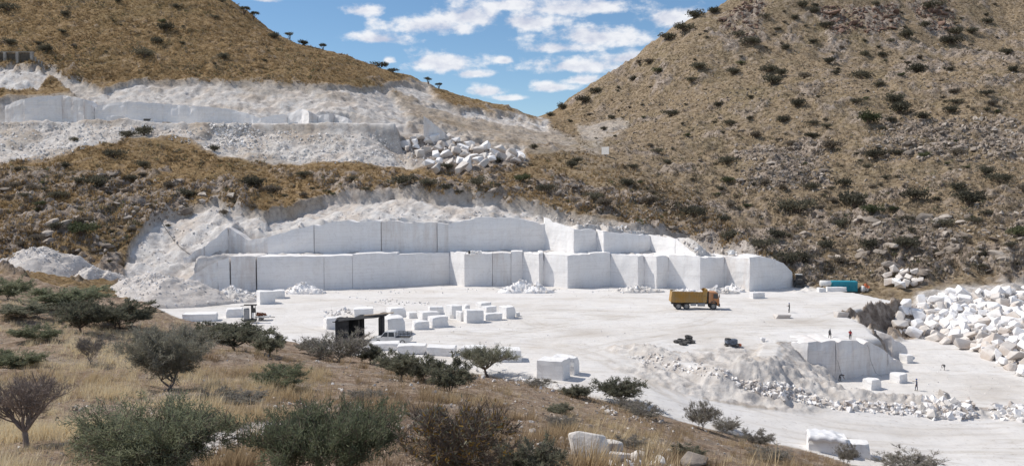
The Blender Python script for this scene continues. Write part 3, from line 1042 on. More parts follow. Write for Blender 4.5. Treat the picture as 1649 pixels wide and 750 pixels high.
for i in range(len(UPPER) - 1):
    u0, u1 = UPPER[i][0], UPPER[i + 1][0]
    x0, y0, z0 = UPPER_XYZ[i]
    x1, y1, z1 = UPPER_XYZ[i + 1]
    zt = [z0, (z0 + z1) / 2, z1]
    if u0 == 431:
        zt = [z0, z0 + 1.6, z1]
    if u0 == 722:
        zt = [z0, z0 + 1.0, z1 + 0.1, z1]
    if u0 == 800:
        zt = [z0, z0 + 0.1, z1 + 0.7, z1]
    if u0 == 877:
        zt = [z0 + 1.5, z0 + 0.2, z1 + 0.2]
    if u0 == 368:
        zt = [z0, z0 - 2.6, z1]
    pan.append(dict(p0=(x0, y0), p1=(x1, y1), z0=BENCH_Z - 1.0, zt=zt, depth=5.0 + (i % 2) * 0.3, seed=200 + i, gap0=0.07 if u0 in (506, 614, 704, 1087) else 0.0,
                    gap1=0.08 if u1 in (506, 614, 704, 1087) else 0, rough=0.10, chip=0.5, mat=MAT['marble_stained'] if u0 in (614, 704, 296, 368) else MAT['marble']))
bench('quarry_bench', 'upper white sawn marble wall set back on the ledge above the lower one', 'rock wall', pan)
pan = []
for i in range(len(UWALL) - 1):
    (u0, v0), (u1, v1) = UWALL[i], UWALL[i + 1]
    a, b = UW_XY[i], UW_XY[i + 1]
    pan.append(dict(p0=a, p1=b, z0=TERR_Z - 1.5, zt=[P(u0, v0, a[1])[2], P((u0 + u1) / 2, (v0 + v1) / 2 - 1, (a[1] + b[1]) / 2)[2], P(u1, v1, b[1])[2]], depth=6.0, seed=300 + i,
                    rough=0.25, chip=0.6, gap0=0.0, mat=MAT['marble_stained'] if i in (0, 2, 3) else MAT['marble']))
ex = [(486, 175, 285.5), (498, 179, 279), (512, 186, 281), (530, 181, 280), (538, 184, 284), (560, 190, 281)]
for i in range(len(ex) - 1):
    a, b = ex[i], ex[i + 1]
    pan.append(dict(p0=P(a[0], 200, a[2])[:2], p1=P(b[0], 200, b[2])[:2], z0=TERR_Z - 3, zt=[P(*a)[2], P(*b)[2]], depth=8.0, seed=330 + i, rough=0.25, chip=0.6,
                    mat=MAT['marble'] if i % 2 == 0 else MAT['marble_stained']))
bench('quarry_bench', 'long bluish white sawn wall on the high terrace of the left hill', 'rock wall', pan)
pan = []
ex = [(682, 186, 290), (699, 199, 292), (716, 213, 294)]
for i in range(2):
    a, b = ex[i], ex[i + 1]
    pa, pb = P(*a), P(*b)
    zb = min(gz(pa[0], pa[1] - 3), gz(pb[0], pb[1] - 3)) - 5
    pan.append(dict(p0=pa[:2], p1=pb[:2], z0=zb, zt=[pa[2], pb[2]], depth=7.0, seed=350 + i, rough=0.15, chip=0.3, mat=MAT['marble_stained']))
bench('quarry_bench', 'small dark shaded triangular sawn wall above the tumbled boulders', 'rock wall', pan)
pan = []
ex = [(1252, 604, 553), (1300, 612, 551), (1345, 612.5, 548), (1400, 605.5, 550), (1430, 601, 567), (1454, 597, 584)]
PITWALL = []
for i in range(len(ex) - 1):
    (u0, v0, t0), (u1, v1, t1) = ex[i], ex[i + 1]
    a, b = PZ(u0, v0, PIT_Z), PZ(u1, v1, PIT_Z)
    pan.append(dict(p0=a[:2], p1=b[:2], z0=PIT_Z - 0.6, zt=[P(u0, t0, a[1])[2], P((u0 + u1) / 2, (t0 + t1) / 2 - 1, (a[1] + b[1]) / 2)[2], P(u1, t1, b[1])[2]], depth=6.0, seed=370 + i,
                    gap0=0.05 if i in (1, 2) else 0, gap1=0.03 if i in (0, 1) else 0, rough=0.05 if i < 1 else 0.16, chip=0.3 + 0.15 * i, step=0.55, mat=MAT['marble'] if i < 1 else MAT['marble_stained']))
bench('quarry_bench', 'pit wall of white marble with a worker bending at its foot', 'rock wall', pan)
pan = []
ex = [(1392, 541, 131), (1412, 533, 129), (1436, 540, 128), (1460, 557, 131)]
for i in range(3):
    a, b = P(*ex[i]), P(*ex[i + 1])
    pan.append(dict(p0=a[:2], p1=b[:2], z0=PIT_Z - 0.6, zt=[a[2], b[2]], depth=6.0, seed=390 + i, rough=0.22, chip=0.5, step=0.6, mat=MAT['marble_stained']))
bench('quarry_bench', 'short broken marble ledge behind the right end of the pit wall', 'rock wall', pan)


# ---------------------------------------------------------------- cut blocks
def block_mesh(L, D, Hh, seed, jitter=0.03):
    r = random.Random(seed)
    bm = bmesh.new()
    bmesh.ops.create_cube(bm, size=1)
    bmesh.ops.subdivide_edges(bm, edges=bm.edges[:], cuts=3, use_grid_fill=True)
    lean = [r.uniform(-0.04, 0.04) for _ in range(6)]
    dent = [(Vector((r.choice((-.5, .5)), r.choice((-.5, .5)), r.choice((-.5, .5, .5)))), r.uniform(0.05, 0.22)) for _ in range(2)]
    for v in bm.verts:
        c = v.co.copy()
        for p, a in dent:
            dd = (c - p).length
            if dd < 0.3:
                c -= p * a * (1 - dd / 0.3)
        nb = sum(abs(abs(q) - .5) < 1e-4 for q in v.co)
        c.x *= L * (1 + lean[0] * v.co.z + lean[1] * v.co.y)
        c.y *= D * (1 + lean[2] * v.co.z + lean[3] * v.co.x)
        c.z = (c.z + .5) * Hh * (1 + lean[4] * v.co.x + lean[5] * v.co.y)
        j = jitter * (1.5 if nb > 1 else 1)
        v.co = c + Vector((r.uniform(-j, j), r.uniform(-j, j), r.uniform(-j, j)))
        if v.co.z < 0.05:
            v.co.z = -0.12
    sharp = [e for e in bm.edges if e.calc_face_angle(0) > 0.9]
    bmesh.ops.bevel(bm, geom=sharp, offset=0.035, segments=1, affect='EDGES')
    me = bpy.data.meshes.new('marble_block')
    bm.to_mesh(me)
    bm.free()
    me.materials.append(MAT['marble_block'])
    return me


BLK = "cut marble blocks standing on the quarry floor"
# (u of foot middle, v of foot, width px, height px, depth m, turn, label)
BLOCKS = [
    (630, 540, 42, 26, 3.0, 30, 'largest squared white block, its foot beside the pickup cab'),
    (676, 531, 27, 13, 1.6, 20, 'low white slab block in front of the cut block rows, right of the largest block'),
    (704, 528, 32, 17, 2.0, 26, 'front white block of the group, right of the low slab'),
    (662, 513, 18, 9, 1.6, 24, 'small white block between the rows, right behind the largest block'),
    (689, 517, 33, 13, 2.2, 24, 'long white block behind the front block of the group'),
    (701, 506, 25, 11, 1.8, 15, 'wide back row block showing a broad grey side'),
    (729, 513, 28, 19, 2.4, 34, 'tall white block in the middle of the block rows'),
    (750, 499, 13, 8, 1.5, 25, 'small back row block tucked behind the tall middle one'),
    (778, 498, 25, 10, 2.0, 33, 'rearmost white block at the far corner of the block rows'),
    (787, 506, 24, 12, 1.8, 30, 'white block behind the low long block at the end of the rows'),
    (740, 517, 12, 14, 1.4, 38, 'narrow upright block pressed against the big cube block'),
    (762, 520, 31, 19, 2.0, 18, 'big cube like block at the front of the right half of the rows'),
    (794, 516, 27, 11, 1.5, 10, 'low long block lying right of the big cube like block'),
    (817, 513, 27, 18, 2.4, 32, 'outermost tall block ending the rows on the truck side'),
    (833, 509, 8, 6, 0.8, 20, 'tiny marble offcut beside the outermost tall block'),
    (636, 511, 32, 14, 2.4, 26, 'wide block behind the largest block, above the shade roof'),
    (583, 510, 33, 12, 2.6, 12, 'low wide block behind the black shade roof'),
    (534, 530, 34, 17, 2.4, 24, 'white block left of the black shade roof'),
    (424, 490, 32, 19, 3.0, 28, 'front tall block of the pair near the wall foot, beside the rubble'),
    (446, 481, 22, 12, 2.4, 16, 'rear block of the pair near the wall foot'),
    (374, 511, 27, 13, 2.0, 14, 'white block behind the drilling machine, half hidden by bushes'),
    (318, 518, 50, 11, 2.4, 8, 'long flat slab behind the near bushes, left of the drilling machine'),
    (616, 565, 48, 11, 2.2, 6, 'long low slab in front of the pickup'),
    (662, 571, 43, 13, 2.0, 3, 'low grey sided block right of the long slab below the pickup'),
    (710, 573, 44, 13, 2.2, -4, 'low block with a full grey side, second along the near row'),
    (762, 579, 38, 17, 2.4, -5, 'near row block half hidden by the umbrella shaped tree'),
    (818, 583, 40, 18, 2.6, 4, 'last block of the near row, right behind the umbrella shaped tree'),
    (892, 612, 52, 29, 2.4, -22, 'front block of the big pair near the road, casting a dark shadow'),
    (912, 603, 42, 26, 1.8, -22, 'taller rear block of the big pair near the road'),
    (1221, 481, 24, 9, 1.2, 24, 'lone small block on the bare floor behind the truck'),
]
for i, (u, v, w, h, D, rot, lab) in enumerate(BLOCKS):
    p = PZ(u, v, 0.0)
    k = px_per_m(p[1])
    th = math.radians(rot)
    L = max(0.6, (w / k - D * abs(math.sin(th))) / math.cos(th))
    Hh = 1.06 * h / k
    L *= 1.1
    o = link('marble_block', block_mesh(L, D, Hh, 40 + i), None, (p[0], p[1] + 0.5 * (D * math.cos(th) + L * abs(math.sin(th)) * 0.5), gz(p[0], p[1] + 1)), (0, 0, th))
    tag(o, lab, 'marble block', BLK)
for i, (u, v, w, h, D, rot, lab) in enumerate([
        (1408, 627, 29, 16, 1.5, 28, 'nearer small block on the pit floor in front of the wall'),
        (1451, 617, 26, 15, 1.5, 30, 'cut block on the pit floor right of the pit wall end'),
        (1463, 584, 18, 13, 1.6, 20, 'bluish block farthest back on the pit floor')]):
    p = PZ(u, v, PIT_Z)
    k = px_per_m(p[1])
    th = math.radians(rot)
    o = link('marble_block', block_mesh((w / k - D * math.sin(th)) / math.cos(th), D, h / k, 90 + i), None, (p[0], p[1] + 0.8, gz(p[0], p[1] + .8)), (0, 0, th))
    tag(o, lab, 'marble block', 'cut blocks in the pit')
for i, (u, v, w, h, lab) in enumerate([(472, 207, 15, 7, 'small bright block below the high terrace wall'), (190, 193, 20, 4, 'flat slab lying on the high terrace edge')]):
    p = P(u, v, 279)
    k = px_per_m(279)
    o = link('marble_block', block_mesh(w / k, 2.0, h / k + 1.0, 95 + i), None, (p[0], p[1], p[2] - 0.6), (0, 0, 0.2))
    tag(o, lab, 'marble block')
# pieces on the ledge of the lower bench
for i, (u, w) in enumerate([(762, 9), (771, 7), (1183, 8)]):
    p = PZ(u, 410, 7.0)
    o = link('marble_block', block_mesh(w / 7.6, 0.9, 0.7, 97 + i, 0.12), None, (p[0], p[1] + 1.5 if u < 1000 else p[1] + 2.5, 7.02), (0, 0, 0.4 * i))
    tag(o, ['white offcut lying on the ledge beside the dark box', 'smaller white offcut on the ledge, right of the dark box', 'white offcut on the ledge above the truck'][i], 'marble block')


# ---------------------------------------------------------------- boulders and rubble
def hull_verts(seed, n=16, sq=0.55, flat=0.8):
    r = np.random.default_rng(seed)
    p = r.normal(size=(n, 3))
    p /= np.linalg.norm(p, axis=1)[:, None]
    p = np.sign(p) * np.abs(p) ** sq
    p *= np.array((1.0, r.uniform(0.65, 0.95), flat * r.uniform(0.7, 1.0)))
    return p * 0.5 * r.uniform(0.85, 1.0, (n, 1))


def hull_mesh(name, seed, mat, n=16, sq=0.55, flat=0.8, bevel=0.02):
    bm = bmesh.new()
    for p in hull_verts(seed, n, sq, flat):
        bm.verts.new(p)
    res = bmesh.ops.convex_hull(bm, input=bm.verts[:])
    bmesh.ops.delete(bm, geom=[v for v in bm.verts if not v.link_faces], context='VERTS')
    bmesh.ops.dissolve_limit(bm, angle_limit=math.radians(14), verts=bm.verts[:], edges=bm.edges[:])
    if bevel:
        bmesh.ops.bevel(bm, geom=bm.edges[:], offset=bevel, segments=1, affect='EDGES')
    bmesh.ops.triangulate(bm, faces=bm.faces[:])
    me = bpy.data.meshes.new(name)
    bm.to_mesh(me)
    bm.free()
    if mat:
        me.materials.append(mat)
    return me


def mesh_arrays(me):
    v = np.empty(len(me.vertices) * 3, np.float32)
    me.vertices.foreach_get('co', v)
    f = np.array([p.vertices[:] for p in me.polygons if len(p.vertices) == 3], np.int32)
    return v.reshape(-1, 3), f


def rot_mats(n, rng, tilt=1.0):
    a, b, c = rng.uniform(0, 2 * math.pi, n), rng.uniform(-1, 1, n) * tilt * math.pi, rng.uniform(-1, 1, n) * tilt * math.pi
    ca, sa, cb, sb, cc, sc_ = np.cos(a), np.sin(a), np.cos(b), np.sin(b), np.cos(c), np.sin(c)
    o, i = np.zeros(n), np.ones(n)
    Rz = np.stack([ca, -sa, o, sa, ca, o, o, o, i], -1).reshape(n, 3, 3)
    Rx = np.stack([i, o, o, o, cb, -sb, o, sb, cb], -1).reshape(n, 3, 3)
    Ry = np.stack([cc, o, sc_, o, i, o, -sc_, o, cc], -1).reshape(n, 3, 3)
    return Rz @ Rx @ Ry


def scatter_mesh(name, protos, pos, size, mats, rng, tilt=1.0, matsel=None, squash=None):
    """many small pieces joined into one mesh"""
    V, Fc, M = [], [], []
    base = 0
    n = len(pos)
    which = rng.integers(0, len(protos), n)
    R = rot_mats(n, rng, tilt)
    for w, (pv, pf) in enumerate(protos):
        sel = np.where(which == w)[0]
        if not len(sel):
            continue
        vv = np.einsum('nij,vj->nvi', R[sel], pv) * size[sel][:, None, None]
        if squash is not None:
            vv[:, :, 2] *= squash
        vv += pos[sel][:, None, :]
        ff = pf[None] + (base + np.arange(len(sel)) * len(pv))[:, None, None]
        V.append(vv.reshape(-1, 3))
        Fc.append(ff.reshape(-1, 3))
        mi = matsel[sel] if matsel is not None else np.zeros(len(sel), int)
        M.append(np.repeat(mi, len(pf)))
        base += len(sel) * len(pv)
    return new_mesh(name, np.concatenate(V), np.concatenate(Fc), mats, False, np.concatenate(M))


STONES = [mesh_arrays(hull_mesh('stone', 500 + i, None, 9, 0.7, 0.75, 0)) for i in range(8)]
BOULDERS = [hull_mesh('boulder', 520 + i, MAT['marble_rough'], 13 + i % 5, 0.42, 0.85, 0.018) for i in range(10)]
BOULDERS_DIRTY = []
for b in BOULDERS:
    c = b.copy()
    c.materials.clear()
    c.materials.append(MAT['marble_dirty'])
    BOULDERS_DIRTY.append(c)


def sample_poly(poly, n, rng):
    poly = np.array(poly, float)
    out = []
    lo, hi = poly.min(0), poly.max(0)
    while len(out) < n:
        q = lo + rng.random((n * 2, 2)) * (hi - lo)
        out += [tuple(x) for x in q[sdist(q[:, 0], q[:, 1], poly) > 0]]
    return np.array(out[:n])


def ground_poly(poly, n, rng, ymin, ymax):
    q = sample_poly(poly, n, rng)
    h = ground_hits(q[:, 0], q[:, 1], ymin, ymax)
    ok = ~np.isnan(h[:, 0])
    return h[ok], q[ok]


def where_words(u, v, poly, s, smin, smax, dirty):
    """size, tone and place within its field"""
    q = np.array(poly, float)
    fu = (u - q[:, 0].min()) / np.ptp(q[:, 0])
    fv = (v - q[:, 1].min()) / np.ptp(q[:, 1])
    f = (s - smin) / (smax - smin)
    hz = ['far left', 'left', 'left centre', 'right centre', 'right', 'far right'][int(min(max(fu, 0), .999) * 6)]
    return ('huge' if f > .8 else 'big' if f > .55 else 'medium' if f > .25 else 'small', 'beige' if dirty else 'white', ['top', 'upper part', 'lower part', 'foot'][int(min(max(fv, 0), .999) * 4)], hz)


def boulder_field(poly, n, smin, smax, ymin, ymax, label, group, dirty, rng, lift=0.1, sep=0.62, power=1.6, heap=0.0):
    h, q = ground_poly(poly, n * 14, rng, ymin, ymax)
    sizes = smin + (smax - smin) * rng.random(len(h)) ** power
    sizes = np.sort(sizes)[::-1]
    kept = []
    for p, s in zip(h, sizes):
        if len(kept) >= n:
            break
        if all((p[0] - k[0][0]) ** 2 + (p[1] - k[0][1]) ** 2 + (p[2] - k[0][2]) ** 2 > (sep * (s + k[1]) / 2 * 1.25) ** 2 for k in kept):
            kept.append((p, s))
    for i, (p, s) in enumerate(kept):
        dn = dirty if isinstance(dirty, float) else dirty(p)
        lib = BOULDERS_DIRTY if rng.random() < dn else BOULDERS
        uu, vv = project(*[np.array([c]) for c in p])
        lab = label % where_words(uu[0], vv[0], poly, s, smin, smax, lib is BOULDERS_DIRTY)
        o = link('marble_boulder', lib[int(rng.integers(len(lib)))], None, (p[0], p[1], p[2] + s * (lift + heap * rng.random())),
                 (rng.uniform(-.6, .6), rng.uniform(-.6, .6), rng.uniform(0, 6.28)), tuple(s * np.array((rng.uniform(.9, 1.25), rng.uniform(.8, 1.1), rng.uniform(.8, 1.15)))))
        tag(o, lab, 'boulder', group)
    return kept


rb = np.random.default_rng(11)
DUMP = [(1460, 506), (1482, 486), (1530, 474), (1570, 472), (1649, 474), (1720, 475), (1720, 560), (1600, 535), (1555, 540), (1500, 525)]
boulder_field(DUMP, 165, 0.8, 2.8, 120, 200, '%s %s angular block at the %s of the big dump, %s', 'white broken blocks of the dump', 0.2, rb, 0.10, 0.5, 1.3, 0.15)
boulder_field([(1440, 505), (1470, 500), (1560, 530), (1640, 560), (1600, 585), (1560, 562), (1480, 545), (1450, 530)], 45, 1.0, 3.0, 120, 175,
              '%s %s block at the %s of the stained row edging the pit, %s', 'stained blocks at the foot of the dump', 0.75, rb, 0.18, 0.55, 1.5)
boulder_field([(1560, 560), (1640, 540), (1720, 560), (1720, 640), (1640, 605), (1575, 570)], 34, 1.0, 2.4, 100, 160,
              '%s %s block at the %s of the rubble tongue beyond the pit, %s', 'blocks of the rubble tongue by the pit', 0.3, rb, 0.2, 0.7, 1.6, 0.2)
boulder_field([(655, 225), (720, 222), (790, 240), (850, 258), (830, 266), (770, 270), (745, 285), (690, 275), (650, 245)], 56, 1.5, 4.2, 235, 320,
              '%s %s tumbled block at the %s of the hillside spill, %s', 'tumbled blocks below the high cut', 0.6, rb, 0.26, 0.6, 1.7)
boulder_field([(1423, 455), (1440, 438), (1475, 442), (1482, 462), (1450, 467)], 16, 1.0, 2.4, 150, 200, '%s %s rock at the %s of the small heap behind the dump, %s', 'cream rocks behind the dump', 0.6, rb, 0.25, 0.6, 1.2, 0.3)
o = link('marble_boulder', BOULDERS_DIRTY[3], None, tuple(hit(1553, 562) + Vector((0, 0, 0.9))), (0.1, 0.2, 0.4), (4.0, 2.8, 2.8))
tag(o, 'large rounded beige boulder alone at the edge of the pit floor', 'boulder')
o = link('marble_boulder', BOULDERS[5], None, tuple(hit(1460, 500, 120) + Vector((0, 0, 0.8))), (0.0, 0.0, 0.3), (2.6, 2.4, 4.4))
tag(o, 'upright squared white block leaning at the edge of the dark cut', 'boulder')
# two flat stones on the quarry floor
for u, v, s, lab in [(1262, 513, (3.3, 2.0, 1.2), 'flat beige slab lying on the floor near the walking worker'), (1358, 511, (2.8, 1.8, 1.9), 'pale flat topped stone on the floor before the dark cut'),
                     (1232, 551, (1.0, 0.7, 0.8), 'small white stone on the floor above the pit')]:
    p = PZ(u, v, 0)
    o = link('marble_boulder', BOULDERS_DIRTY[6] if s[0] > 2 else BOULDERS[2], None, (p[0], p[1] + 0.8, 0.28), (0.05, 0.02, 0.3), s)
    tag(o, lab, 'boulder')
# rocks at the lower edge of the picture
for i, (u, v, w, h, mt, lab) in enumerate([(944, 740, 60, 44, 'rock_pale', 'big upright pale boulder beside the slab stack on the near slope'), (976, 727, 52, 19, 'rock_pale', 'flat white slab resting behind the big pale boulder'),
                                           (996, 741, 46, 13, 'marble_dirty', 'brown striped slab lying right of the big pale boulder'), (1028, 742, 26, 14, 'rock_pale', 'pale stone right of the brown striped slab'),
                                           (1118, 750, 66, 17, 'rock', 'grey humped rock at the bottom edge on the near slope'), (1062, 748, 30, 12, 'rock_pale', 'small pale stone left of the grey humped rock'),
                                           (838, 738, 22, 12, 'rock_pale', 'white stone among the twigs at the bottom edge')]):
    p = hit(u, v, 12, 70)
    k = px_per_m(p.y)
    me_ = hull_mesh('boulder', 560 + i, MAT['rock_white' if mt == 'rock_pale' else mt], 22, 0.6, 1.0, 0.03)
    o = link('slope_rock', me_, None, (p.x, p.y, p.z + 0.5 * h / k), (0.1 * i - 0.2, 0.1, 0.3 * i), (1.35 * w / k, 1.0 * w / k, 1.6 * h / k))
    tag(o, lab, 'rock')


def stone_stuff(name, label, polys, rng, mats=('rubble',), kind='stuff', parent=None):
    """polys: (polygon, count, smin, smax, ymin, ymax)"""
    pos, siz = [], []
    for poly, n, a, b, y0, y1 in polys:
        h, q = ground_poly(poly, n, rng, y0, y1)
        s = a + (b - a) * rng.random(len(h)) ** 2.5
        h[:, 2] += s * 0.12
        pos.append(h)
        siz.append(s)
    pos, siz = np.concatenate(pos), np.concatenate(siz)
    me_ = scatter_mesh(name, STONES, pos, siz, [MAT[m] for m in mats], rng, 1.0, rng.integers(0, len(mats), len(pos)))
    o = link(name, me_, parent)
    return tag(o, label, None, None, kind)


stone_stuff('rubble', 'loose white rubble tipped below the high terrace', [
    ([(-40, 200), (150, 198), (300, 206), (450, 210), (640, 218), (760, 235), (850, 255), (760, 268), (620, 266), (450, 260), (340, 240), (220, 216), (70, 258), (-40, 262)], 2600, 0.25, 1.0, 240, 300),
    ([(330, 190), (400, 196), (420, 215), (400, 240), (350, 232)], 260, 0.5, 1.8, 240, 300)], rb, ('rubble', 'marble_rough'))
stone_stuff('rubble', 'broken stones of the bank between haul road and pit', [
    ([(1000, 572), (1050, 568), (1180, 596), (1190, 612), (1100, 602), (1040, 588)], 200, 0.12, 0.6, 90, 118),
    ([(1180, 612), (1250, 616), (1300, 628), (1340, 646), (1330, 657), (1260, 643), (1190, 625)], 420, 0.15, 0.9, 85, 120),
    ([(1330, 646), (1440, 650), (1570, 655), (1560, 676), (1440, 668), (1340, 660)], 500, 0.25, 1.0, 85, 110), ([(1490, 645), (1560, 645), (1570, 672), (1500, 676)], 160, 0.5, 1.8, 85, 110),
    ([(1590, 655), (1660, 655), (1660, 680), (1600, 675)], 90, 0.4, 1.5, 80, 110)], rb, ('marble_rough', 'marble_rough', 'rubble', 'marble_dirty'))
stone_stuff('rubble', 'small rubble filling the gaps of the block dump', [
    (DUMP, 1500, 0.4, 1.7, 110, 200), ([(1560, 540), (1649, 520), (1720, 540), (1720, 640), (1640, 606), (1575, 566)], 900, 0.3, 1.2, 100, 170),
    ([(1440, 505), (1500, 520), (1560, 545), (1500, 548), (1450, 535)], 150, 0.4, 1.3, 120, 170)], rb, ('marble_rough', 'rubble', 'marble_dirty'))
stone_stuff('rubble', 'scattered small stones at the edge of the haul road and below the near blocks', [
    ([(560, 560), (700, 580), (850, 604), (960, 628), (940, 640), (800, 615), (640, 590)], 260, 0.12, 0.6, 70, 115), ([(900, 730), (1000, 742), (1150, 750), (1000, 760), (900, 750)], 160, 0.08, 0.35, 20, 60),
    ([(560, 478), (640, 482), (720, 490), (640, 494)], 70, 0.2, 0.7, 120, 180), ([(460, 480), (1080, 470), (1340, 480), (1340, 545), (1000, 560), (640, 550)], 420, 0.06, 0.3, 100, 190), ([(420, 466), (1260, 462), (1280, 470), (420, 474)], 160, 0.15, 0.6, 150, 190), ([(1330, 600), (1600, 580), (1640, 640), (1380, 640)], 160, 0.06, 0.3, 90, 150), ([(520, 500), (600, 496), (590, 512), (520, 514)], 60, 0.3, 1.2, 110, 150)], rb, ('rubble', 'marble_rough'))
stone_stuff('rubble', 'broken rock strewn over the rough rim of the lower cut', [
    ([(215, 400), (350, 330), (420, 350), (430, 380), (360, 370), (290, 415), (240, 440)], 110, 0.2, 0.9, 160, 220),
    ([(440, 372), (520, 345), (640, 335), (760, 338), (880, 345), (960, 362), (1100, 380), (1060, 384), (880, 356), (720, 352), (520, 358)], 160, 0.2, 0.8, 180, 220),
    ([(920, 350), (1000, 362), (1130, 395), (1270, 420), (1260, 432), (1130, 408), (1000, 372)], 260, 0.25, 1.2, 180, 215)], rb, ('rubble', 'marble_rough', 'marble_dirty'))


def heap(u, v, y, rx, ry, h, seed, label, z=None, mat='rubble', stones=260, smax=0.9, cat='rubble heap', flat=0.0):
    """a tipped mound with stones on it"""
    p = P(u, v, y)
    cx, cy = p[0], p[1]
    zb = gz(cx, cy - ry * 0.6) if z is None else z
    root = thing('rubble_heap', label, cat, (cx, cy, zb))
    nr_, na = 46, 110
    V = [(0, 0, h)]
    for i in range(1, nr_ + 1):
        for k in range(na):
            a = 2 * math.pi * k / na
            f = i / nr_
            w = 1 + 0.22 * math.sin(2 * a + seed) + 0.14 * math.sin(3 * a + seed * 2.3)
            V.append((math.cos(a) * rx * f * w, math.sin(a) * ry * f * w, 0))
    V = np.array(V)
    rr = np.r_[0, np.repeat(np.arange(1, nr_ + 1) / nr_, na)]
    prof = np.clip(1 - rr, 0, 1) ** 0.85 * (1 - flat) + flat * np.clip(1 - rr ** 2.2, 0, 1)
    n = 0.26 * fbm(V[:, 0] + seed * 7, V[:, 1], 0.45 * rx, 3, seed) + 0.05 * ridged(V[:, 0], V[:, 1] + seed, 1.5, 3, seed)
    V[:, 2] = h * prof * (1 + n) - 0.25 * (rr > 0.97) + (0.16 * ridged(V[:, 0], V[:, 1], 1.3, 3, seed + 1) + 0.10 * fbm(V[:, 0], V[:, 1], .5, 2, seed + 2)) * (rr < 0.95)
    Fc = [(0, 1 + k, 1 + (k + 1) % na) for k in range(na)]
    for i in range(nr_ - 1):
        for k in range(na):
            a, b = 1 + i * na + k, 1 + i * na + (k + 1) % na
            Fc.append((a, a + na, b + na, b))
    link('mound', new_mesh('mound', V, Fc, [MAT[mat]], True), root)
    rng = np.random.default_rng(seed)
    sel = rng.integers(1, len(V), stones)
    s = 0.12 + (smax - 0.12) * rng.random(stones) ** 2.6
    pos = V[sel] + np.c_[rng.normal(0, .15, (stones, 2)), np.zeros(stones)]
    st = link('loose_stones', scatter_mesh('loose_stones', STONES, pos, s, [MAT['rubble'], MAT['marble_rough']], rng, 1.0, rng.integers(0, 2, stones)), root)
    st['kind'] = 'stuff'
    return root


MAT['dust_heap'] = marble_mat('pale_spoil', (0.60, 0.565, 0.535), (0.44, 0.38, 0.325), 0.6, False, 1.0)
heap(252, 470, 158, 14, 9, 4.7, 3, 'broad pale spoil heap against the left end of the sawn walls', -0.3, 'dust_heap', 1500, 0.55, flat=.75)
heap(55, 440, 168, 15, 8, 6.0, 5, 'long pale spoil heap behind the bushes at the left edge', 2.6, 'dust_heap', 1100, .55, flat=.7)
heap(152, 450, 168, 7, 5, 3.6, 6, 'smaller spoil heap between the two big pale ones', 1.6, 'dust_heap', 500, .55, flat=.5)
heap(375, 484, 160, 5.5, 4, 2.2, 8, 'low white rubble heap behind the drilling machine', 0, 'rubble', 320, 1.1)
heap(487, 468, 172, 4.0, 2.0, 1.9, 9, 'small pointed heap of white chips at the wall foot', 0, 'marble_rough', 160, 1.0)
heap(838, 467, 174, 4.5, 2.2, 2.2, 12, 'heap of white chips at the wall foot in mid floor', 0, 'marble_rough', 170, 0.9)
heap(866, 468, 173, 3.2, 1.6, 1.5, 13, 'lumpy low heap right beside the chips at the wall foot', 0, 'marble_rough', 60, 1.6)
heap(1025, 468, 174, 4.5, 1.8, 1.1, 14, 'flat rubble heap at the wall foot left of the truck', 0, 'rubble', 130, 0.9)
heap(1152, 470, 172, 4.0, 1.4, 1.0, 15, 'low rubble heap behind the truck cab', 0, 'rubble', 120, 0.9)
heap(1180, 463, 176, 2.6, 1.6, 1.2, 16, 'small rubble heap in the shaded corner right of the truck', 0, 'marble_rough', 80, 0.9)


# ---------------------------------------------------------------- vehicles and machines
MAT['ochre_paint'] = simple('dusty_ochre_paint', (0.42, 0.235, 0.055), (0.36, 0.25, 0.12), 1.2, 0.6, bmp=0.1)
MAT['cab_paint'] = simple('dusty_orange_paint', (0.46, 0.19, 0.07), (0.42, 0.25, 0.15), 1.5, 0.5)
MAT['dark_steel'] = simple('dark_steel', (0.045, 0.043, 0.042), (0.10, 0.095, 0.088), 3, 0.6)
MAT['rubber'] = simple('tyre_rubber', (0.03, 0.03, 0.03), (0.13, 0.125, 0.12), 2.5, 0.9)
MAT['rim'] = simple('dusty_rim', (0.40, 0.39, 0.37), (0.26, 0.25, 0.24), 4, 0.5)
MAT['white_paint'] = simple('white_paint', (0.74, 0.74, 0.73), (0.62, 0.61, 0.59), 1.5, 0.35, spec=0.5)
MAT['teal_paint'] = simple('teal_paint', (0.025, 0.27, 0.36), (0.05, 0.30, 0.37), 1.5, 0.5)
MAT['grey_paint'] = simple('grey_paint', (0.36, 0.37, 0.38), (0.27, 0.27, 0.27), 2.0, 0.6)
MAT['blue_grey'] = simple('blue_grey_steel', (0.17, 0.20, 0.25), (0.09, 0.10, 0.12), 3.0, 0.6)
MAT['orange'] = simple('orange_plastic', (0.62, 0.16, 0.06), (0.48, 0.15, 0.07), 2.0, 0.6)
MAT['shade_net'] = simple('black_shade_net', (0.022, 0.022, 0.024), (0.05, 0.05, 0.052), 1.0, 0.95)
MAT['rust'] = simple('rusty_steel', (0.22, 0.085, 0.045), (0.12, 0.06, 0.04), 3.0, 0.85)
MAT['concrete'] = simple('old_concrete', (0.42, 0.40, 0.37), (0.30, 0.28, 0.25), 0.8, 0.9, bmp=0.3)
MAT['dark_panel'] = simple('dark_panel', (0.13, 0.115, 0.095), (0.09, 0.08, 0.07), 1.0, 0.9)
MAT['sheet'] = simple('white_plastic_sheet', (0.80, 0.80, 0.81), (0.70, 0.70, 0.71), 0.7, 0.45, bmp=0.5, bdist=0.05, spec=0.5)
MAT['cable'] = simple('black_cable', (0.05, 0.05, 0.05), (0.09, 0.085, 0.08), 4, 0.7)
MAT['lamp'] = simple('lamp_lens', (0.75, 0.74, 0.70), (0.6, 0.6, 0.58), 6, 0.2, spec=0.6)
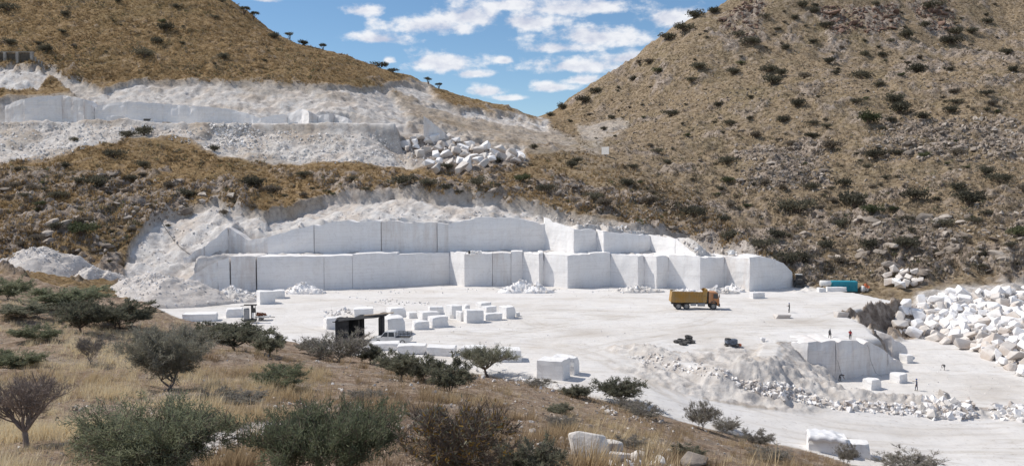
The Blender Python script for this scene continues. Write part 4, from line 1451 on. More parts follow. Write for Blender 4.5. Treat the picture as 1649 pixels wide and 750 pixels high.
MAT['timber'] = simple('bleached_timber', (0.42, 0.35, 0.27), (0.28, 0.22, 0.17), 3, 0.9)


def glass_mat():
    m, nt, b = nodes_of('window_glass')
    b.inputs['Base Color'].default_value = (0.03, 0.035, 0.04, 1)
    b.inputs['Roughness'].default_value = 0.12
    b.inputs['Specular IOR Level'].default_value = 0.6
    bump(nt, b, tex_noise(nt, 1.2, 2), 0.05, 0.02)
    return m


MAT['glass'] = glass_mat()


def wheel(parent, x, y, r, w, name='wheel'):
    e = bpy.data.objects.new(name, None)
    COL.objects.link(e)
    e.parent = parent
    e.location = (x, y, r)
    for nm, rings, mt in (('tyre', [(0.62, .5), (0.93, .5), (1.0, .36), (1.0, -.36), (0.93, -.5), (0.62, -.5)], 'rubber'), ('rim', [(0.0, .30), (0.22, .34), (0.24, .18), (0.50, .16), (0.60, .44), (0.63, .46), (0.63, -.46), (0.0, -.3)], 'rim')):
        n = 20
        V, Fc = [], []
        for rr, yy in rings:
            for k in range(n):
                a = 2 * math.pi * k / n
                V.append((math.cos(a) * rr * r, -yy * w, math.sin(a) * rr * r))
        m = len(rings)
        cl = m if nm == 'tyre' else m - 1
        for i in range(cl):
            j = (i + 1) % m
            for k in range(n):
                Fc.append((i * n + k, i * n + (k + 1) % n, j * n + (k + 1) % n, j * n + k))
        link(nm, new_mesh(nm, V, Fc, [MAT[mt]], False), e)
    return e


def dump_truck(loc, rz, s=1.0):
    """six wheeled tipper, x forward"""
    t = thing('dump_truck', 'ochre dump truck with orange cab loaded with white rubble on the quarry floor', 'truck', loc, rz)
    t.scale = (s, s, s)
    m = MB().box((-0.2, 0, 0.98), (7.6, 0.9, 0.28)).box((-2.3, 0, 0.7), (1.0, 1.6, 0.3)).box((1.0, 0, 0.82), (0.5, 2.2, 0.3))
    m.box((3.2, 0, 0.75), (0.4, 1.8, 0.3)).build('chassis', MAT['dark_steel'], t)
    # tipper body: sloping tail, raised headboard
    side = [(-4.25, 1.30), (-4.02, 3.10), (-3.9, 3.16), (1.05, 3.02), (1.62, 3.46), (1.98, 3.46), (1.80, 1.20), (-3.35, 1.20)]
    b = MB()
    for y in (-1.22, 1.14):
        b.prism(side, y, y + 0.08)
    b.prism([(-4.2, 1.32), (-4.12, 1.25), (1.8, 1.2), (1.8, 1.3)], -1.2, 1.2)
    b.prism([(1.72, 1.2), (1.80, 1.2), (1.98, 3.46), (1.90, 3.46)], -1.2, 1.2)
    b.prism([(-4.25, 1.3), (-4.17, 1.3), (-3.97, 3.0), (-4.05, 3.0)], -1.2, 1.2)
    body = b.build('tipper_body', MAT['ochre_paint'], t)
    for k in range(12):
        x = -3.75 + k * 0.45
        for y in (-1.28, 1.28):
            MB().box((x, y, 2.12), (0.10, 0.12, 1.75)).build('rib', MAT['ochre_paint'], body)
    for y in (-1.29, 1.29):
        rl = MB()
        rl.prism([(-4.05, 2.98), (-4.03, 3.14), (1.04, 3.02), (1.04, 2.88)], y - 0.06, y + 0.06)
        rl.prism([(-4.1, 2.2), (-4.1, 2.28), (1.7, 2.28), (1.7, 2.2)], y - 0.045, y + 0.045)
        rl.build('top_rail', MAT['ochre_paint'], body)
    rng = np.random.default_rng(4)
    n = 420
    pos = np.c_[rng.uniform(-3.6, 1.3, n), rng.uniform(-0.95, 0.95, n), np.zeros(n)]
    pos[:, 2] = 2.75 + 0.45 * np.exp(-((pos[:, 0] + 1.2) / 1.9) ** 2) * (1 - (pos[:, 1] / 1.2) ** 2) + rng.uniform(-0.2, 0.12, n)
    ld = link('load', scatter_mesh('load', STONES, pos, rng.uniform(0.25, 0.75, n), [MAT['marble_rough']], rng), t)
    ld['kind'] = 'stuff'
    # cab
    cabp = [(2.20, 1.15), (2.20, 2.78), (2.34, 2.98), (3.55, 2.98), (3.72, 2.86), (3.98, 1.85), (4.02, 0.95), (3.72, 0.62), (3.6, 1.15)]
    cab = MB().prism(cabp, -1.20, 1.20).build('cab', MAT['cab_paint'], t)
    MB().add([(3.735, -1.08, 2.76), (3.735, 1.08, 2.76), (3.975, 1.08, 1.92), (3.975, -1.08, 1.92)], [(0, 1, 2, 3)]).build('windscreen', MAT['glass'], cab)
    for sgn in (-1, 1):
        y = sgn * 1.207
        MB().prism([(2.98, 1.95), (2.98, 2.72), (3.62, 2.72), (3.80, 1.98), (3.55, 1.88)], min(y, y + sgn * .02), max(y, y + sgn * .02)).build('side_window', MAT['glass'], cab)
        MB().prism([(2.90, 1.0), (2.90, 2.80), (2.93, 2.80), (2.93, 1.0)], min(y, y + sgn * .015), max(y, y + sgn * .015)).box((3.05, sgn * 1.22, 1.65), (0.22, 0.04, 0.05)).build('door_seam', MAT['dark_steel'], cab)
        MB().tube([(3.7, sgn * 1.2, 2.7), (3.95, sgn * 1.45, 2.75), (3.95, sgn * 1.45, 2.6)], 0.025).box((3.95, sgn * 1.46, 2.35), (0.10, 0.22, 0.5)).build('mirror', MAT['dark_steel'], cab)
        MB().box((4.05, sgn * 0.92, 0.92), (0.06, 0.34, 0.2), bevel=0.02).build('headlight', MAT['lamp'], t)
        arch = [(2.42, 1.16), (2.46, 1.02), (2.62, 1.20), (3.0, 1.32), (3.38, 1.20), (3.56, 1.0), (3.62, 1.16), (3.3, 1.45), (2.7, 1.45)]
        MB().prism(arch, min(sgn * 1.0, sgn * 1.26), max(sgn * 1.0, sgn * 1.26)).build('mudguard', MAT['dark_steel'], t)
    MB().box((3.98, 0, 0.78), (0.28, 2.46, 0.5), bevel=0.05).build('bumper', MAT['dark_steel'], t)
    MB().box((3.99, 0, 1.42), (0.05, 1.9, 0.55), bevel=0.01).build('grille', MAT['dark_steel'], t)
    MB().tube([(2.02, -0.9, 1.1), (2.02, -0.9, 3.0)], 0.10, 8).box((2.05, -0.55, 1.9), (0.16, 0.5, 1.4)).build('air_intake', MAT['dark_steel'], t)
    MB().box((2.08, 0.0, 2.2), (0.14, 0.6, 1.5)).build('bulkhead_guard', MAT['white_paint'], t)
    MB().tube([(0.35, -1.05, 0.86), (1.55, -1.05, 0.86)], 0.30, 12).build('fuel_tank', MAT['grey_paint'], t)
    MB().box((-0.4, -1.0, 0.85), (0.9, 0.35, 0.4)).build('tool_box', MAT['grey_paint'], t)
    for x in (-2.95, -1.55, 3.0):
        for sgn in (-1, 1):
            wheel(t, x, sgn * 1.02, 0.56, 0.36)
    return t


p = PZ(1121, 499, 0.0)
dump_truck((p[0], p[1] + 1.3, gz(p[0], p[1] + 1)), math.radians(-2), 1.0)


def pickup(loc, rz):
    t = thing('pickup_truck', 'white double cab pickup with black rack parked in front of the largest block', 'pickup', loc, rz)
    low = [(-2.55, 0.48), (-2.58, 0.98), (-0.55, 0.98), (-0.52, 1.05), (1.35, 1.05), (2.40, 0.92), (2.58, 0.72), (2.58, 0.42), (2.2, 0.36), (-2.2, 0.38)]
    body = MB().prism(low, -0.88, 0.88).build('body', MAT['white_paint'], t)
    cabp = [(-0.62, 1.0), (-0.50, 1.70), (-0.38, 1.78), (0.70, 1.78), (0.86, 1.70), (1.42, 1.03)]
    c = MB()
    n = len(cabp)
    yo = [0.86, 0.74, 0.70, 0.70, 0.74, 0.86]
    vs = [(x, -yo[i], z) for i, (x, z) in enumerate(cabp)] + [(x, yo[i], z) for i, (x, z) in enumerate(cabp)]
    fs = [list(range(n)), list(range(2 * n - 1, n - 1, -1))] + [[(i + 1) % n, i, n + i, n + (i + 1) % n] for i in range(n)]
    cab = c.add(vs, fs).build('cab', MAT['white_paint'], t)
    for sgn in (-1, 1):
        def q(x, z):
            f = (z - 1.0) / 0.74
            return (x, sgn * (0.875 - 0.13 * f), z)
        for nm, pl in (('front_window', [(0.42, 1.10), (1.22, 1.10), (0.82, 1.64), (0.42, 1.66)]), ('rear_window', [(-0.48, 1.10), (0.30, 1.10), (0.30, 1.66), (-0.40, 1.66)])):
            MB().add([q(*a) for a in pl], [(0, 1, 2, 3)]).build(nm, MAT['glass'], cab)
        MB().box((2.5, sgn * 0.66, 0.78), (0.16, 0.34, 0.16), bevel=0.02).build('headlight', MAT['lamp'], t)
        MB().box((1.15, sgn * 0.98, 1.12), (0.1, 0.2, 0.14), bevel=0.02).build('mirror', MAT['dark_steel'], t)
        for x in (-1.6, 1.65):
            wheel(t, x, sgn * 0.76, 0.37, 0.25)
    MB().add([(1.40, -0.78, 1.06), (1.40, 0.78, 1.06), (0.90, 0.66, 1.68), (0.90, -0.66, 1.68)], [(0, 1, 2, 3)]).build('windscreen', MAT['glass'], cab)
    r = MB()
    for z in (1.22, 1.45, 1.62):
        for y in (-0.82, 0.82):
            r.tube([(-2.5, y, z), (-0.68, y, z)], 0.03, 5)
        r.tube([(-2.5, -0.82, z), (-2.5, 0.82, z)], 0.03, 5)
    for x in (-2.5, -1.9, -1.3, -0.7):
        for y in (-0.82, 0.82):
            r.tube([(x, y, 0.95), (x, y, 1.64)], 0.03, 5)
    r.build('rack', MAT['dark_steel'], t)
    MB().box((-1.55, 0, 0.995), (1.85, 1.6, 0.02)).build('bed_floor', MAT['dark_steel'], t)
    return t


p = PZ(630, 556, 0.0)
pickup((p[0], p[1] + 0.9, gz(p[0], p[1] + 1)), math.radians(180 - 6))


def person(label, loc, face, shirt, trousers, pose='stand', hat=None, scale=1.0):
    """one continuous skinned body; joints in metres, x forward"""
    J = {'pel': (0, 0, .95, .13), 'sp': (0, 0, 1.15, .13), 'ch': (0.0, 0, 1.36, .15), 'nk': (0.02, 0, 1.52, .058), 'hd': (0.035, 0, 1.64, .095), 'tp': (0.03, 0, 1.76, .07)}
    for s, n in ((1, 'l'), (-1, 'r')):
        st = 0.12 * s
        J.update({'hip' + n: (0, .10 * s, .90, .105), 'kn' + n: (0.05 + st, .11 * s, .50, .07), 'an' + n: (0.0 + st, .11 * s, .09, .048), 'to' + n: (.17 + st, .12 * s, .04, .04),
                  'sh' + n: (0, .19 * s, 1.43, .07), 'el' + n: (-.03, .26 * s, 1.15, .05), 'wr' + n: (.10, .25 * s, .92, .036), 'ha' + n: (.14, .245 * s, .83, .038)})
    if pose == 'bend':
        for k, (x, z) in {'sp': (.16, 1.06), 'ch': (.38, 1.10), 'nk': (.53, 1.08), 'hd': (.63, 1.02), 'tp': (.73, .96)}.items():
            J[k] = (x, J[k][1], z, J[k][3])
        for s, n in ((1, 'l'), (-1, 'r')):
            J['sh' + n] = (.44, .18 * s, 1.08, .07)
            J['el' + n] = (.50, .22 * s, .80, .05)
            J['wr' + n] = (.62, .14 * s, .60, .036)
            J['ha' + n] = (.68, .10 * s, .52, .038)
            J['pel'] = (-.08, 0, .93, .13)
    if pose == 'reach':
        J['elr'] = (.22, -.24, 1.28, .05)
        J['wrr'] = (.45, -.18, 1.32, .036)
        J['har'] = (.54, -.16, 1.33, .038)
    if pose == 'carry':
        for s, n in ((1, 'l'), (-1, 'r')):
            J['el' + n] = (.10, .27 * s, 1.18, .05)
            J['wr' + n] = (.33, .15 * s, 1.25, .036)
            J['ha' + n] = (.42, .12 * s, 1.27, .038)
    keys = list(J)
    ix = {k: i for i, k in enumerate(keys)}
    E = [('pel', 'sp'), ('sp', 'ch'), ('ch', 'nk'), ('nk', 'hd'), ('hd', 'tp')]
    for n in 'lr':
        E += [('pel', 'hip' + n), ('hip' + n, 'kn' + n), ('kn' + n, 'an' + n), ('an' + n, 'to' + n), ('ch', 'sh' + n), ('sh' + n, 'el' + n), ('el' + n, 'wr' + n), ('wr' + n, 'ha' + n)]
    # five fingers from each hand
    pts_ = [J[k][:3] for k in keys]
    rad = [J[k][3] for k in keys]
    for n, s in (('l', 1), ('r', -1)):
        h, w = Vector(J['ha' + n][:3]), Vector(J['wr' + n][:3])
        d = (h - w).normalized()
        sd = d.cross(Vector((0, 1, 0))).normalized() if abs(d.y) < .9 else Vector((1, 0, 0))
        for f in range(5):
            o_ = sd * (0.028 - 0.018 * f) if f else sd * 0.045
            ln = (0.05, 0.075, 0.085, 0.08, 0.06)[f]
            pts_.append(tuple(h + o_ + d * ln * (0.4 if f == 0 else 1)))
            rad.append(0.009)
            E.append((n, len(pts_) - 1))
    me_ = bpy.data.meshes.new('body')
    edges = [((ix['ha' + a] if a in 'lr' else ix[a]), (b if isinstance(b, int) else ix[b])) for a, b in E]
    me_.from_pydata(pts_, edges, [])
    ob = bpy.data.objects.new('tmp', me_)
    COL.objects.link(ob)
    md = ob.modifiers.new('skin', 'SKIN')
    for i, sv in enumerate(me_.skin_vertices[0].data):
        sv.radius = (rad[i], rad[i])
        sv.use_root = (i == 0)
    sb = ob.modifiers.new('sub', 'SUBSURF')
    sb.levels = 1
    sb.render_levels = 1
    dg = bpy.context.evaluated_depsgraph_get()
    em = bpy.data.meshes.new_from_object(ob.evaluated_get(dg))
    bpy.data.objects.remove(ob)
    em.name = 'person'
    for mt in (MAT['skin'], shirt, trousers, MAT['boot'], MAT['hair']):
        em.materials.append(mt)
    cen = np.array([p_.center[:] for p_ in em.polygons])
    jp = np.array([J[k][:3] for k in keys])
    near = np.argmin(((cen[:, None, :] - jp[None]) ** 2).sum(-1), 1)
    mats_ = []
    for q, c in zip(near, cen):
        k = keys[q]
        if k[:2] in ('hi', 'kn', 'pe'):
            mm = 2
        elif k[:2] == 'an':
            mm = 2 if c[2] > 0.14 else 3
        elif k[:2] == 'to':
            mm = 3
        elif k[:2] in ('ha', 'wr') or k in ('hd', 'nk'):
            mm = 0
        elif k == 'tp':
            mm = 4
        else:
            mm = 1
        mats_.append(mm)
    em.polygons.foreach_set('material_index', np.array(mats_, np.int32))
    em.polygons.foreach_set('use_smooth', np.ones(len(em.polygons), bool))
    o = link('person', em, None, loc, (0, 0, face), (scale,) * 3)
    tag(o, label, 'person')
    hd = Vector(J['hd'][:3])
    tp = Vector(J['tp'][:3])
    up = (tp - hd).normalized()
    fw = Vector((1, 0, 0)) if pose != 'bend' else Vector((.2, 0, -1)).normalized()
    fc = MB()
    fc.tube([hd + fw * .075 - up * .01, hd + fw * .115 - up * .03], [.016, .02], 5)          # nose
    for s in (-1, 1):
        fc.tube([hd + Vector((0, s * .085, 0)) - up * .03, hd + Vector((0, s * .10, 0)) + up * .03], .02, 5)   # ears
    fc.build('face', MAT['skin'], o)
    if hat:
        MB().tube([tp - up * .075, tp - up * .03, tp + up * .035, tp + up * .06], [.125, .115, .095, .03], 12).tube([tp - up * .075 + fw * .02, tp - up * .06 + fw * .02], [.165, .15], 12).build('hard_hat', hat, o)
    return o


MAT['skin'] = simple('skin', (0.16, 0.085, 0.05), (0.12, 0.065, 0.04), 6, 0.6)
MAT['hair'] = simple('hair', (0.02, 0.018, 0.016), (0.035, 0.03, 0.026), 9, 0.9)
MAT['boot'] = simple('boot', (0.05, 0.04, 0.03), (0.12, 0.11, 0.10), 6, 0.8)
MAT['cloth_dark'] = simple('dark_work_cloth', (0.035, 0.04, 0.05), (0.06, 0.065, 0.075), 5, 0.9)
MAT['cloth_navy'] = simple('navy_work_cloth', (0.04, 0.055, 0.10), (0.06, 0.075, 0.12), 5, 0.9)
MAT['cloth_red'] = simple('red_work_cloth', (0.45, 0.035, 0.04), (0.35, 0.04, 0.045), 5, 0.9)
MAT['cloth_grey'] = simple('grey_work_cloth', (0.20, 0.20, 0.20), (0.13, 0.13, 0.14), 5, 0.9)
MAT['hat_blue'] = simple('blue_hard_hat', (0.05, 0.10, 0.30), (0.05, 0.09, 0.25), 5, 0.4)
MAT['hat_white'] = simple('white_hard_hat', (0.7, 0.7, 0.7), (0.6, 0.6, 0.6), 5, 0.4)


def on_floor(u, v, z=0.0):
    q_ = PZ(u, v, z)
    return (q_[0], q_[1], gz(q_[0], q_[1]))


person('worker in dark clothes holding a tool out, walking on the open floor', on_floor(1271, 503), math.pi, MAT['cloth_dark'], MAT['cloth_dark'], 'carry', MAT['hat_blue'], .9)
q = on_floor(1336, 546)
person('worker in grey standing on the pit wall edge, left of the red one', (q[0], q[1], max(q[2], 0.02)), math.radians(-60), MAT['cloth_grey'], MAT['cloth_dark'], 'stand', MAT['hat_white'], .82)
q = on_floor(1369, 548)
person('worker in a red shirt standing on the pit wall edge', (q[0], q[1], max(q[2], 0.02)), math.radians(-110), MAT['cloth_red'], MAT['cloth_dark'], 'reach', MAT['hat_white'], .82)
person('worker in dark clothes bending at the foot of the pit wall', on_floor(1352, 613.5, PIT_Z), math.radians(-20), MAT['cloth_dark'], MAT['cloth_dark'], 'bend', MAT['hat_white'], .85)
person('worker in navy overalls standing on the pit floor beside the cut blocks', on_floor(1476, 629, PIT_Z), math.radians(150), MAT['cloth_navy'], MAT['cloth_navy'], 'reach', MAT['hat_blue'], .85)
person('stooping worker far off on the open pit floor', on_floor(1521, 595, PIT_Z), math.radians(200), MAT['cloth_dark'], MAT['cloth_grey'], 'bend', None, 0.72)


# generator set in a teal container
p = PZ(1362, 468, 0.0)
g = thing('generator_container', 'bright teal generator container at the foot of the right hill', 'generator', (p[0], p[1] + 1.2, gz(p[0], p[1] + 1.2) + 0.35), math.radians(-6))
MB().box((0, 0, 1.05), (5.0, 2.2, 2.1), bevel=0.05).build('body', MAT['teal_paint'], g)
for k in range(4):
    d_ = MB().box((-1.75 + k * 1.15, -1.115, 1.1), (1.0, 0.05, 1.75), bevel=0.015).build('door', MAT['teal_paint'], g)
    MB().box((-1.4 + k * 1.15, -1.16, 1.1), (0.06, 0.06, 0.25)).build('handle', MAT['dark_steel'], d_)
for k in range(6):
    MB().box((2.515, 0, 0.5 + k * 0.25), (0.05, 1.6, 0.14)).build('louvre', MAT['dark_steel'], g)
MB().tube([(1.4, 0.3, 2.0), (1.4, 0.3, 2.6), (1.55, 0.3, 2.7)], 0.09, 8).build('exhaust', MAT['dark_steel'], g)
MB().box((0, 0, -0.14), (5.2, 2.0, 0.26)).build('skid', MAT['dark_steel'], g)
p = PZ(1331, 468, 0.0)
g = thing('fuel_tank', 'pale horizontal tank left of the teal generator container', 'tank', (p[0], p[1] + 0.8, gz(p[0], p[1] + 0.8)), math.radians(-4))
g.scale = (.85, .85, .85)
MB().tube([(-1.3, 0, 1.55), (-1.2, 0, 1.55), (1.2, 0, 1.55), (1.3, 0, 1.55)], [0.5, 0.72, 0.72, 0.5], 16).build('drum', MAT['white_paint'], g, True)
for x in (-0.8, 0.8):
    MB().box((x, 0, 0.45), (0.15, 1.2, 0.9)).build('stand', MAT['dark_steel'], g)
p = PZ(1342, 466.5, 0.0)
g = thing('control_box', 'grey compressor box in front of the pale tank', 'compressor', (p[0], p[1] + 0.6, gz(p[0], p[1] + .6)), 0.1)
MB().box((0, 0, 0.85), (1.7, 1.2, 1.3), bevel=0.06).build('body', MAT['grey_paint'], g)
MB().box((0, -0.61, 0.9), (1.2, 0.03, 0.8), bevel=0.01).build('panel', MAT['blue_grey'], g)
MB().box((0, 0, 0.12), (1.8, 1.0, 0.24)).build('skid', MAT['dark_steel'], g)
p = PZ(1345, 468.5, 0.0)
o = link('marble_block', block_mesh(3.9, 1.0, 0.75, 131), None, (p[0], p[1] - 0.6, gz(p[0], p[1] - .6)), (0, 0, -.1))
tag(o, 'long pale slab lying before the teal generator container', 'marble block')
p = PZ(1326, 469.5, 0.0)
o = link('marble_block', block_mesh(1.5, 1.0, 0.8, 132), None, (p[0] - .6, p[1] - 0.4, gz(p[0], p[1])), (0, 0, .2))
tag(o, 'small cream block below the end of the pale tank', 'marble block')
# orange and white barriers right of the generator
p = PZ(1396, 469, 0.0)
g = thing('tarpaulin_stack', 'orange tarpaulin over white bags right of the teal generator container', 'bags', (p[0], p[1] + 1, gz(p[0], p[1] + 1)), 0.2)
MB().box((-0.45, 0, 0.6), (0.8, 1.0, 1.3), bevel=0.22).build('bag', MAT['white_paint'], g, True)
MB().box((0.40, 0.1, 0.55), (0.75, 1.0, 1.1), bevel=0.22).build('bag', MAT['white_paint'], g, True)
MB().add([(-.4, -.6, 1.05), (.2, -.7, .75), (.75, -.55, 1.0), (-.3, 0, 1.62), (.2, 0, 1.8), (.8, .05, 1.35), (-.2, .6, 1.1), (.3, .6, 1.2), (.8, .6, 1.0)],
         [(0, 1, 4, 3), (1, 2, 5, 4), (3, 4, 7, 6), (4, 5, 8, 7)]).build('tarpaulin', MAT['orange'], g)


def machine(name, label, cat, loc, rz, boxes):
    g_ = thing(name, label, cat, loc, rz)
    for nm, c, s, mt in boxes:
        MB().box(c, s, bevel=min(s) * 0.12).build(nm, MAT[mt], g_)
    return g_


# wheel loader seen end on at the corner of the lower wall
p = PZ(1290, 464, 0.0)
g = machine('wheel_loader', 'dark dusty loader parked at the right corner of the sawn wall', 'loader', (p[0], p[1] + 1.5, gz(p[0], p[1] + 1.5)), math.radians(75),
            [('engine_hood', (-1.0, 0, 1.25), (1.7, 1.5, 0.9), 'dark_steel'), ('cab', (0.45, 0, 1.75), (1.1, 1.3, 1.5), 'dark_steel'), ('roof', (0.45, 0, 2.55), (1.3, 1.45, 0.12), 'white_paint'),
             ('bucket', (2.3, 0, 0.55), (0.8, 2.0, 0.8), 'grey_paint'), ('window', (0.45, -0.67, 1.95), (0.8, 0.03, 0.8), 'glass')])
MB().tube([(0.9, -.5, 1.2), (1.6, -.5, 1.1), (2.1, -.5, .6)], .1).tube([(0.9, .5, 1.2), (1.6, .5, 1.1), (2.1, .5, .6)], .1).build('lift_arm', MAT['dark_steel'], g)
for x in (-1.1, 1.0):
    for sgn in (-1, 1):
        wheel(g, x, sgn * .8, .6, .42)
# compressor on the floor above the pit
p = PZ(1180, 556, 0.0)
g = machine('air_compressor', 'blue grey compressor standing alone on the floor above the pit', 'compressor', (p[0], p[1] + 0.5, gz(p[0], p[1] + .5)), math.radians(8),
            [('hood', (-0.1, 0, 0.72), (1.5, 0.9, 0.55), 'blue_grey'), ('engine', (-0.55, -.05, 0.95), (0.6, 0.7, 0.35), 'dark_steel'), ('skid', (0, 0, 0.2), (1.8, 0.95, 0.14), 'dark_steel'),
             ('toolbox', (0.95, -0.15, 0.22), (0.5, 0.5, 0.3), 'orange')])
MB().tube([(-.7, -.3, .4), (.6, -.3, .4)], .2, 10).build('air_receiver', MAT['blue_grey'], g)
for x in (-.55, .55):
    wheel(g, x, -.45, .24, .14)
    wheel(g, x, .45, .24, .14)
# old tyres
for i, (u, v, dz, rx) in enumerate([(1091, 550, 0, 0), (1097, 548, 0, .1), (1104, 551, 0, -.1), (1109, 547, 0, 0), (1109, 547, .34, .12), (1113, 550, 0, .2), (1100, 553, 0, .05)]):
    p = PZ(u, v, 0)
    e = thing('old_tyre', ['old tyre lying at the left end of the tyre pile', 'old tyre behind the leftmost of the tyre pile', 'old tyre in the middle front of the tyre pile', 'old tyre at the bottom of the stacked pair',
                           'old tyre on top of the stacked pair', 'old tyre at the right end of the tyre pile', 'old tyre nearest the road in the tyre pile'][i], 'tyre', (p[0], p[1], gz(p[0], p[1]) + 0.17 + dz), 0, 'old tyres on the floor above the pit')
    n, k2 = 18, 8
    V, Fc = [], []
    for a in range(n):
        for b_ in range(k2):
            A, B = 2 * math.pi * a / n, 2 * math.pi * b_ / k2
            rr = 0.42 + 0.14 * math.cos(B)
            V.append((rr * math.cos(A), rr * math.sin(A), 0.17 * math.sin(B)))
    for a in range(n):
        for b_ in range(k2):
            Fc.append((a * k2 + b_, ((a + 1) % n) * k2 + b_, ((a + 1) % n) * k2 + (b_ + 1) % k2, a * k2 + (b_ + 1) % k2))
    o = link('tread', new_mesh('tread', V, Fc, [MAT['rubber']], True), e)
    o.rotation_euler = (rx, rx, 0)
# shade roof beside the blocks
p = PZ(577, 551, 0.0)
g = thing('shade_shelter', 'black shade net shelter on posts left of the largest block', 'shelter', (p[0], p[1] + 1.2, gz(p[0], p[1] + 1)), 0)
for x, y in ((-3.0, -1.2), (-3.0, 1.3), (0.1, -1.3), (0.1, 1.3), (2.9, -1.2), (2.9, 1.3)):
    MB().tube([(x, y, 0), (x + .03, y, 3.1 + .1 * x)], .06, 6).build('post', MAT['dark_steel'], g)
nx_, ny_ = 18, 8
V, Fc = [], []
for j in range(ny_ + 1):
    for i in range(nx_ + 1):
        x, y = -3.4 + 7.2 * i / nx_, -1.6 + 3.2 * j / ny_
        V.append((x, y, 3.12 + .11 * x + .10 * math.sin(x * 2.2 + y) - .14 * math.cos(y * 1.5) * math.cos(x * 2.0)))
for j in range(ny_):
    for i in range(nx_):
        a = j * (nx_ + 1) + i
        Fc.append((a, a + 1, a + nx_ + 2, a + nx_ + 1))
rf = link('roof_net', new_mesh('roof_net', V, Fc, [MAT['shade_net']], True), g)
sd = rf.modifiers.new('thick', 'SOLIDIFY')
sd.thickness = 0.05
MB().box((-2.15, -1.28, 1.45), (1.8, 0.04, 2.75)).build('side_net', MAT['shade_net'], g)
MB().box((-3.05, 0.0, 1.45), (0.04, 2.5, 2.7)).build('side_net', MAT['shade_net'], g)
MB().box((2.95, 0.0, 1.65), (0.5, 2.3, 3.1)).build('side_net', MAT['shade_net'], g)
MB().box((-1.3, 1.35, 1.5), (3.4, 0.04, 2.9)).build('back_net', MAT['shade_net'], g)
MB().prism([(0.6, 3.36), (4.6, 3.75), (4.6, 3.83), (0.6, 3.44)], -.5, 0.3).build('roof_board', MAT['timber'], g)
# drilling machine behind the near bushes
p = PZ(400, 521, 0.0)
g = machine('drilling_machine', 'dark drilling machine with flat top plate standing behind the near bushes', 'machine', (p[0], p[1] + 1.0, gz(p[0], p[1] + 1)), math.radians(10),
            [('base', (0, 0, 0.35), (1.9, 1.2, 0.35), 'dark_steel'), ('cabinet', (-0.55, 0, 1.35), (0.8, 0.9, 1.7), 'grey_paint'), ('mast', (0.30, 0, 1.6), (0.35, 0.4, 2.4), 'dark_steel'),
             ('top_plate', (0.05, 0, 2.72), (1.9, 0.8, 0.14), 'dark_steel'), ('drill_head', (0.62, -.1, 1.9), (0.35, 0.5, 0.7), 'dark_steel'), ('panel', (0.42, -0.3, 1.15), (0.3, 0.1, 0.8), 'white_paint')])
MB().tube([(-.9, -.2, 2.65), (-1.4, -.3, 2.6)], .05).tube([(.75, 0, 2.6), (.9, 0, .3)], .05).build('hydraulic_pipe', MAT['dark_steel'], g)
p = PZ(420, 517, 0.0)
g = thing('scrap_trailer', 'low pale trailer with a rusty load right of the drilling machine', 'trailer', (p[0], p[1] + 1.0, gz(p[0], p[1] + 1)), math.radians(6))
MB().box((0, 0, 0.62), (2.3, 1.5, 0.25), bevel=.06).build('deck', MAT['white_paint'], g)
MB().tube([(1.1, 0, .55), (1.9, 0, .5)], .05).build('drawbar', MAT['dark_steel'], g)
rng = np.random.default_rng(3)
ld = link('rusty_scrap', scatter_mesh('rusty_scrap', STONES, np.c_[rng.uniform(-.9, .5, 40), rng.uniform(-.5, .5, 40), rng.uniform(.8, 1.15, 40)], rng.uniform(.2, .55, 40), [MAT['rust']], rng), g)
for sgn in (-1, 1):
    wheel(g, -.2, sgn * .7, .3, .2)
# dark box and hose on the ledge
p = PZ(757, 409.5, 7.0)
machine('tool_box', 'small dark box left on the ledge between the two sawn walls', 'box', (p[0], p[1] + 1.5, 7.03), .2, [('box', (0, 0, .3), (.9, .7, .6), 'dark_steel'), ('lid', (0, 0, .63), (.96, .76, .08), 'blue_grey')])
# machine on the high terrace
p = P(239, 190, 281)
g = machine('wire_saw', 'small white and black saw machine on the high terrace', 'machine', (p[0], p[1], TERR_Z + .05), 0, [('base', (0, 0, .5), (3.2, 1.4, .7), 'white_paint'), ('motor', (-.3, 0, 1.25), (2.2, 1.1, .7), 'dark_steel'),
            ('hood', (.9, 0, 1.1), (.8, 1.0, .5), 'white_paint')])
p = P(268, 193, 279.5)
o = link('tarpaulin', hull_mesh('tarpaulin', 611, MAT['timber'], 20, .8, .35, .02), None, (p[0], p[1], TERR_Z + .3), (0, 0, .2), (4.2, 2.2, 1.6))
tag(o, 'tan tarpaulin bundle on the high terrace right of the saw machine', 'tarpaulin')
# white board by the track below the saddle
p = hit(975, 252, 200)
g = thing('sign_board', 'white board on a post by the track below the saddle', 'sign', (p.x, p.y, p.z), -0.85)
k = px_per_m(p.y)
for sx in (-.5, .5):
    MB().box((sx, 0, 1.2), (.12, .12, 2.6)).build('post', MAT['grey_paint'], g)
MB().box((0, -.1, 2.0), (16 / k, .08, 12 / k), bevel=.01).build('board', MAT['white_paint'], g)
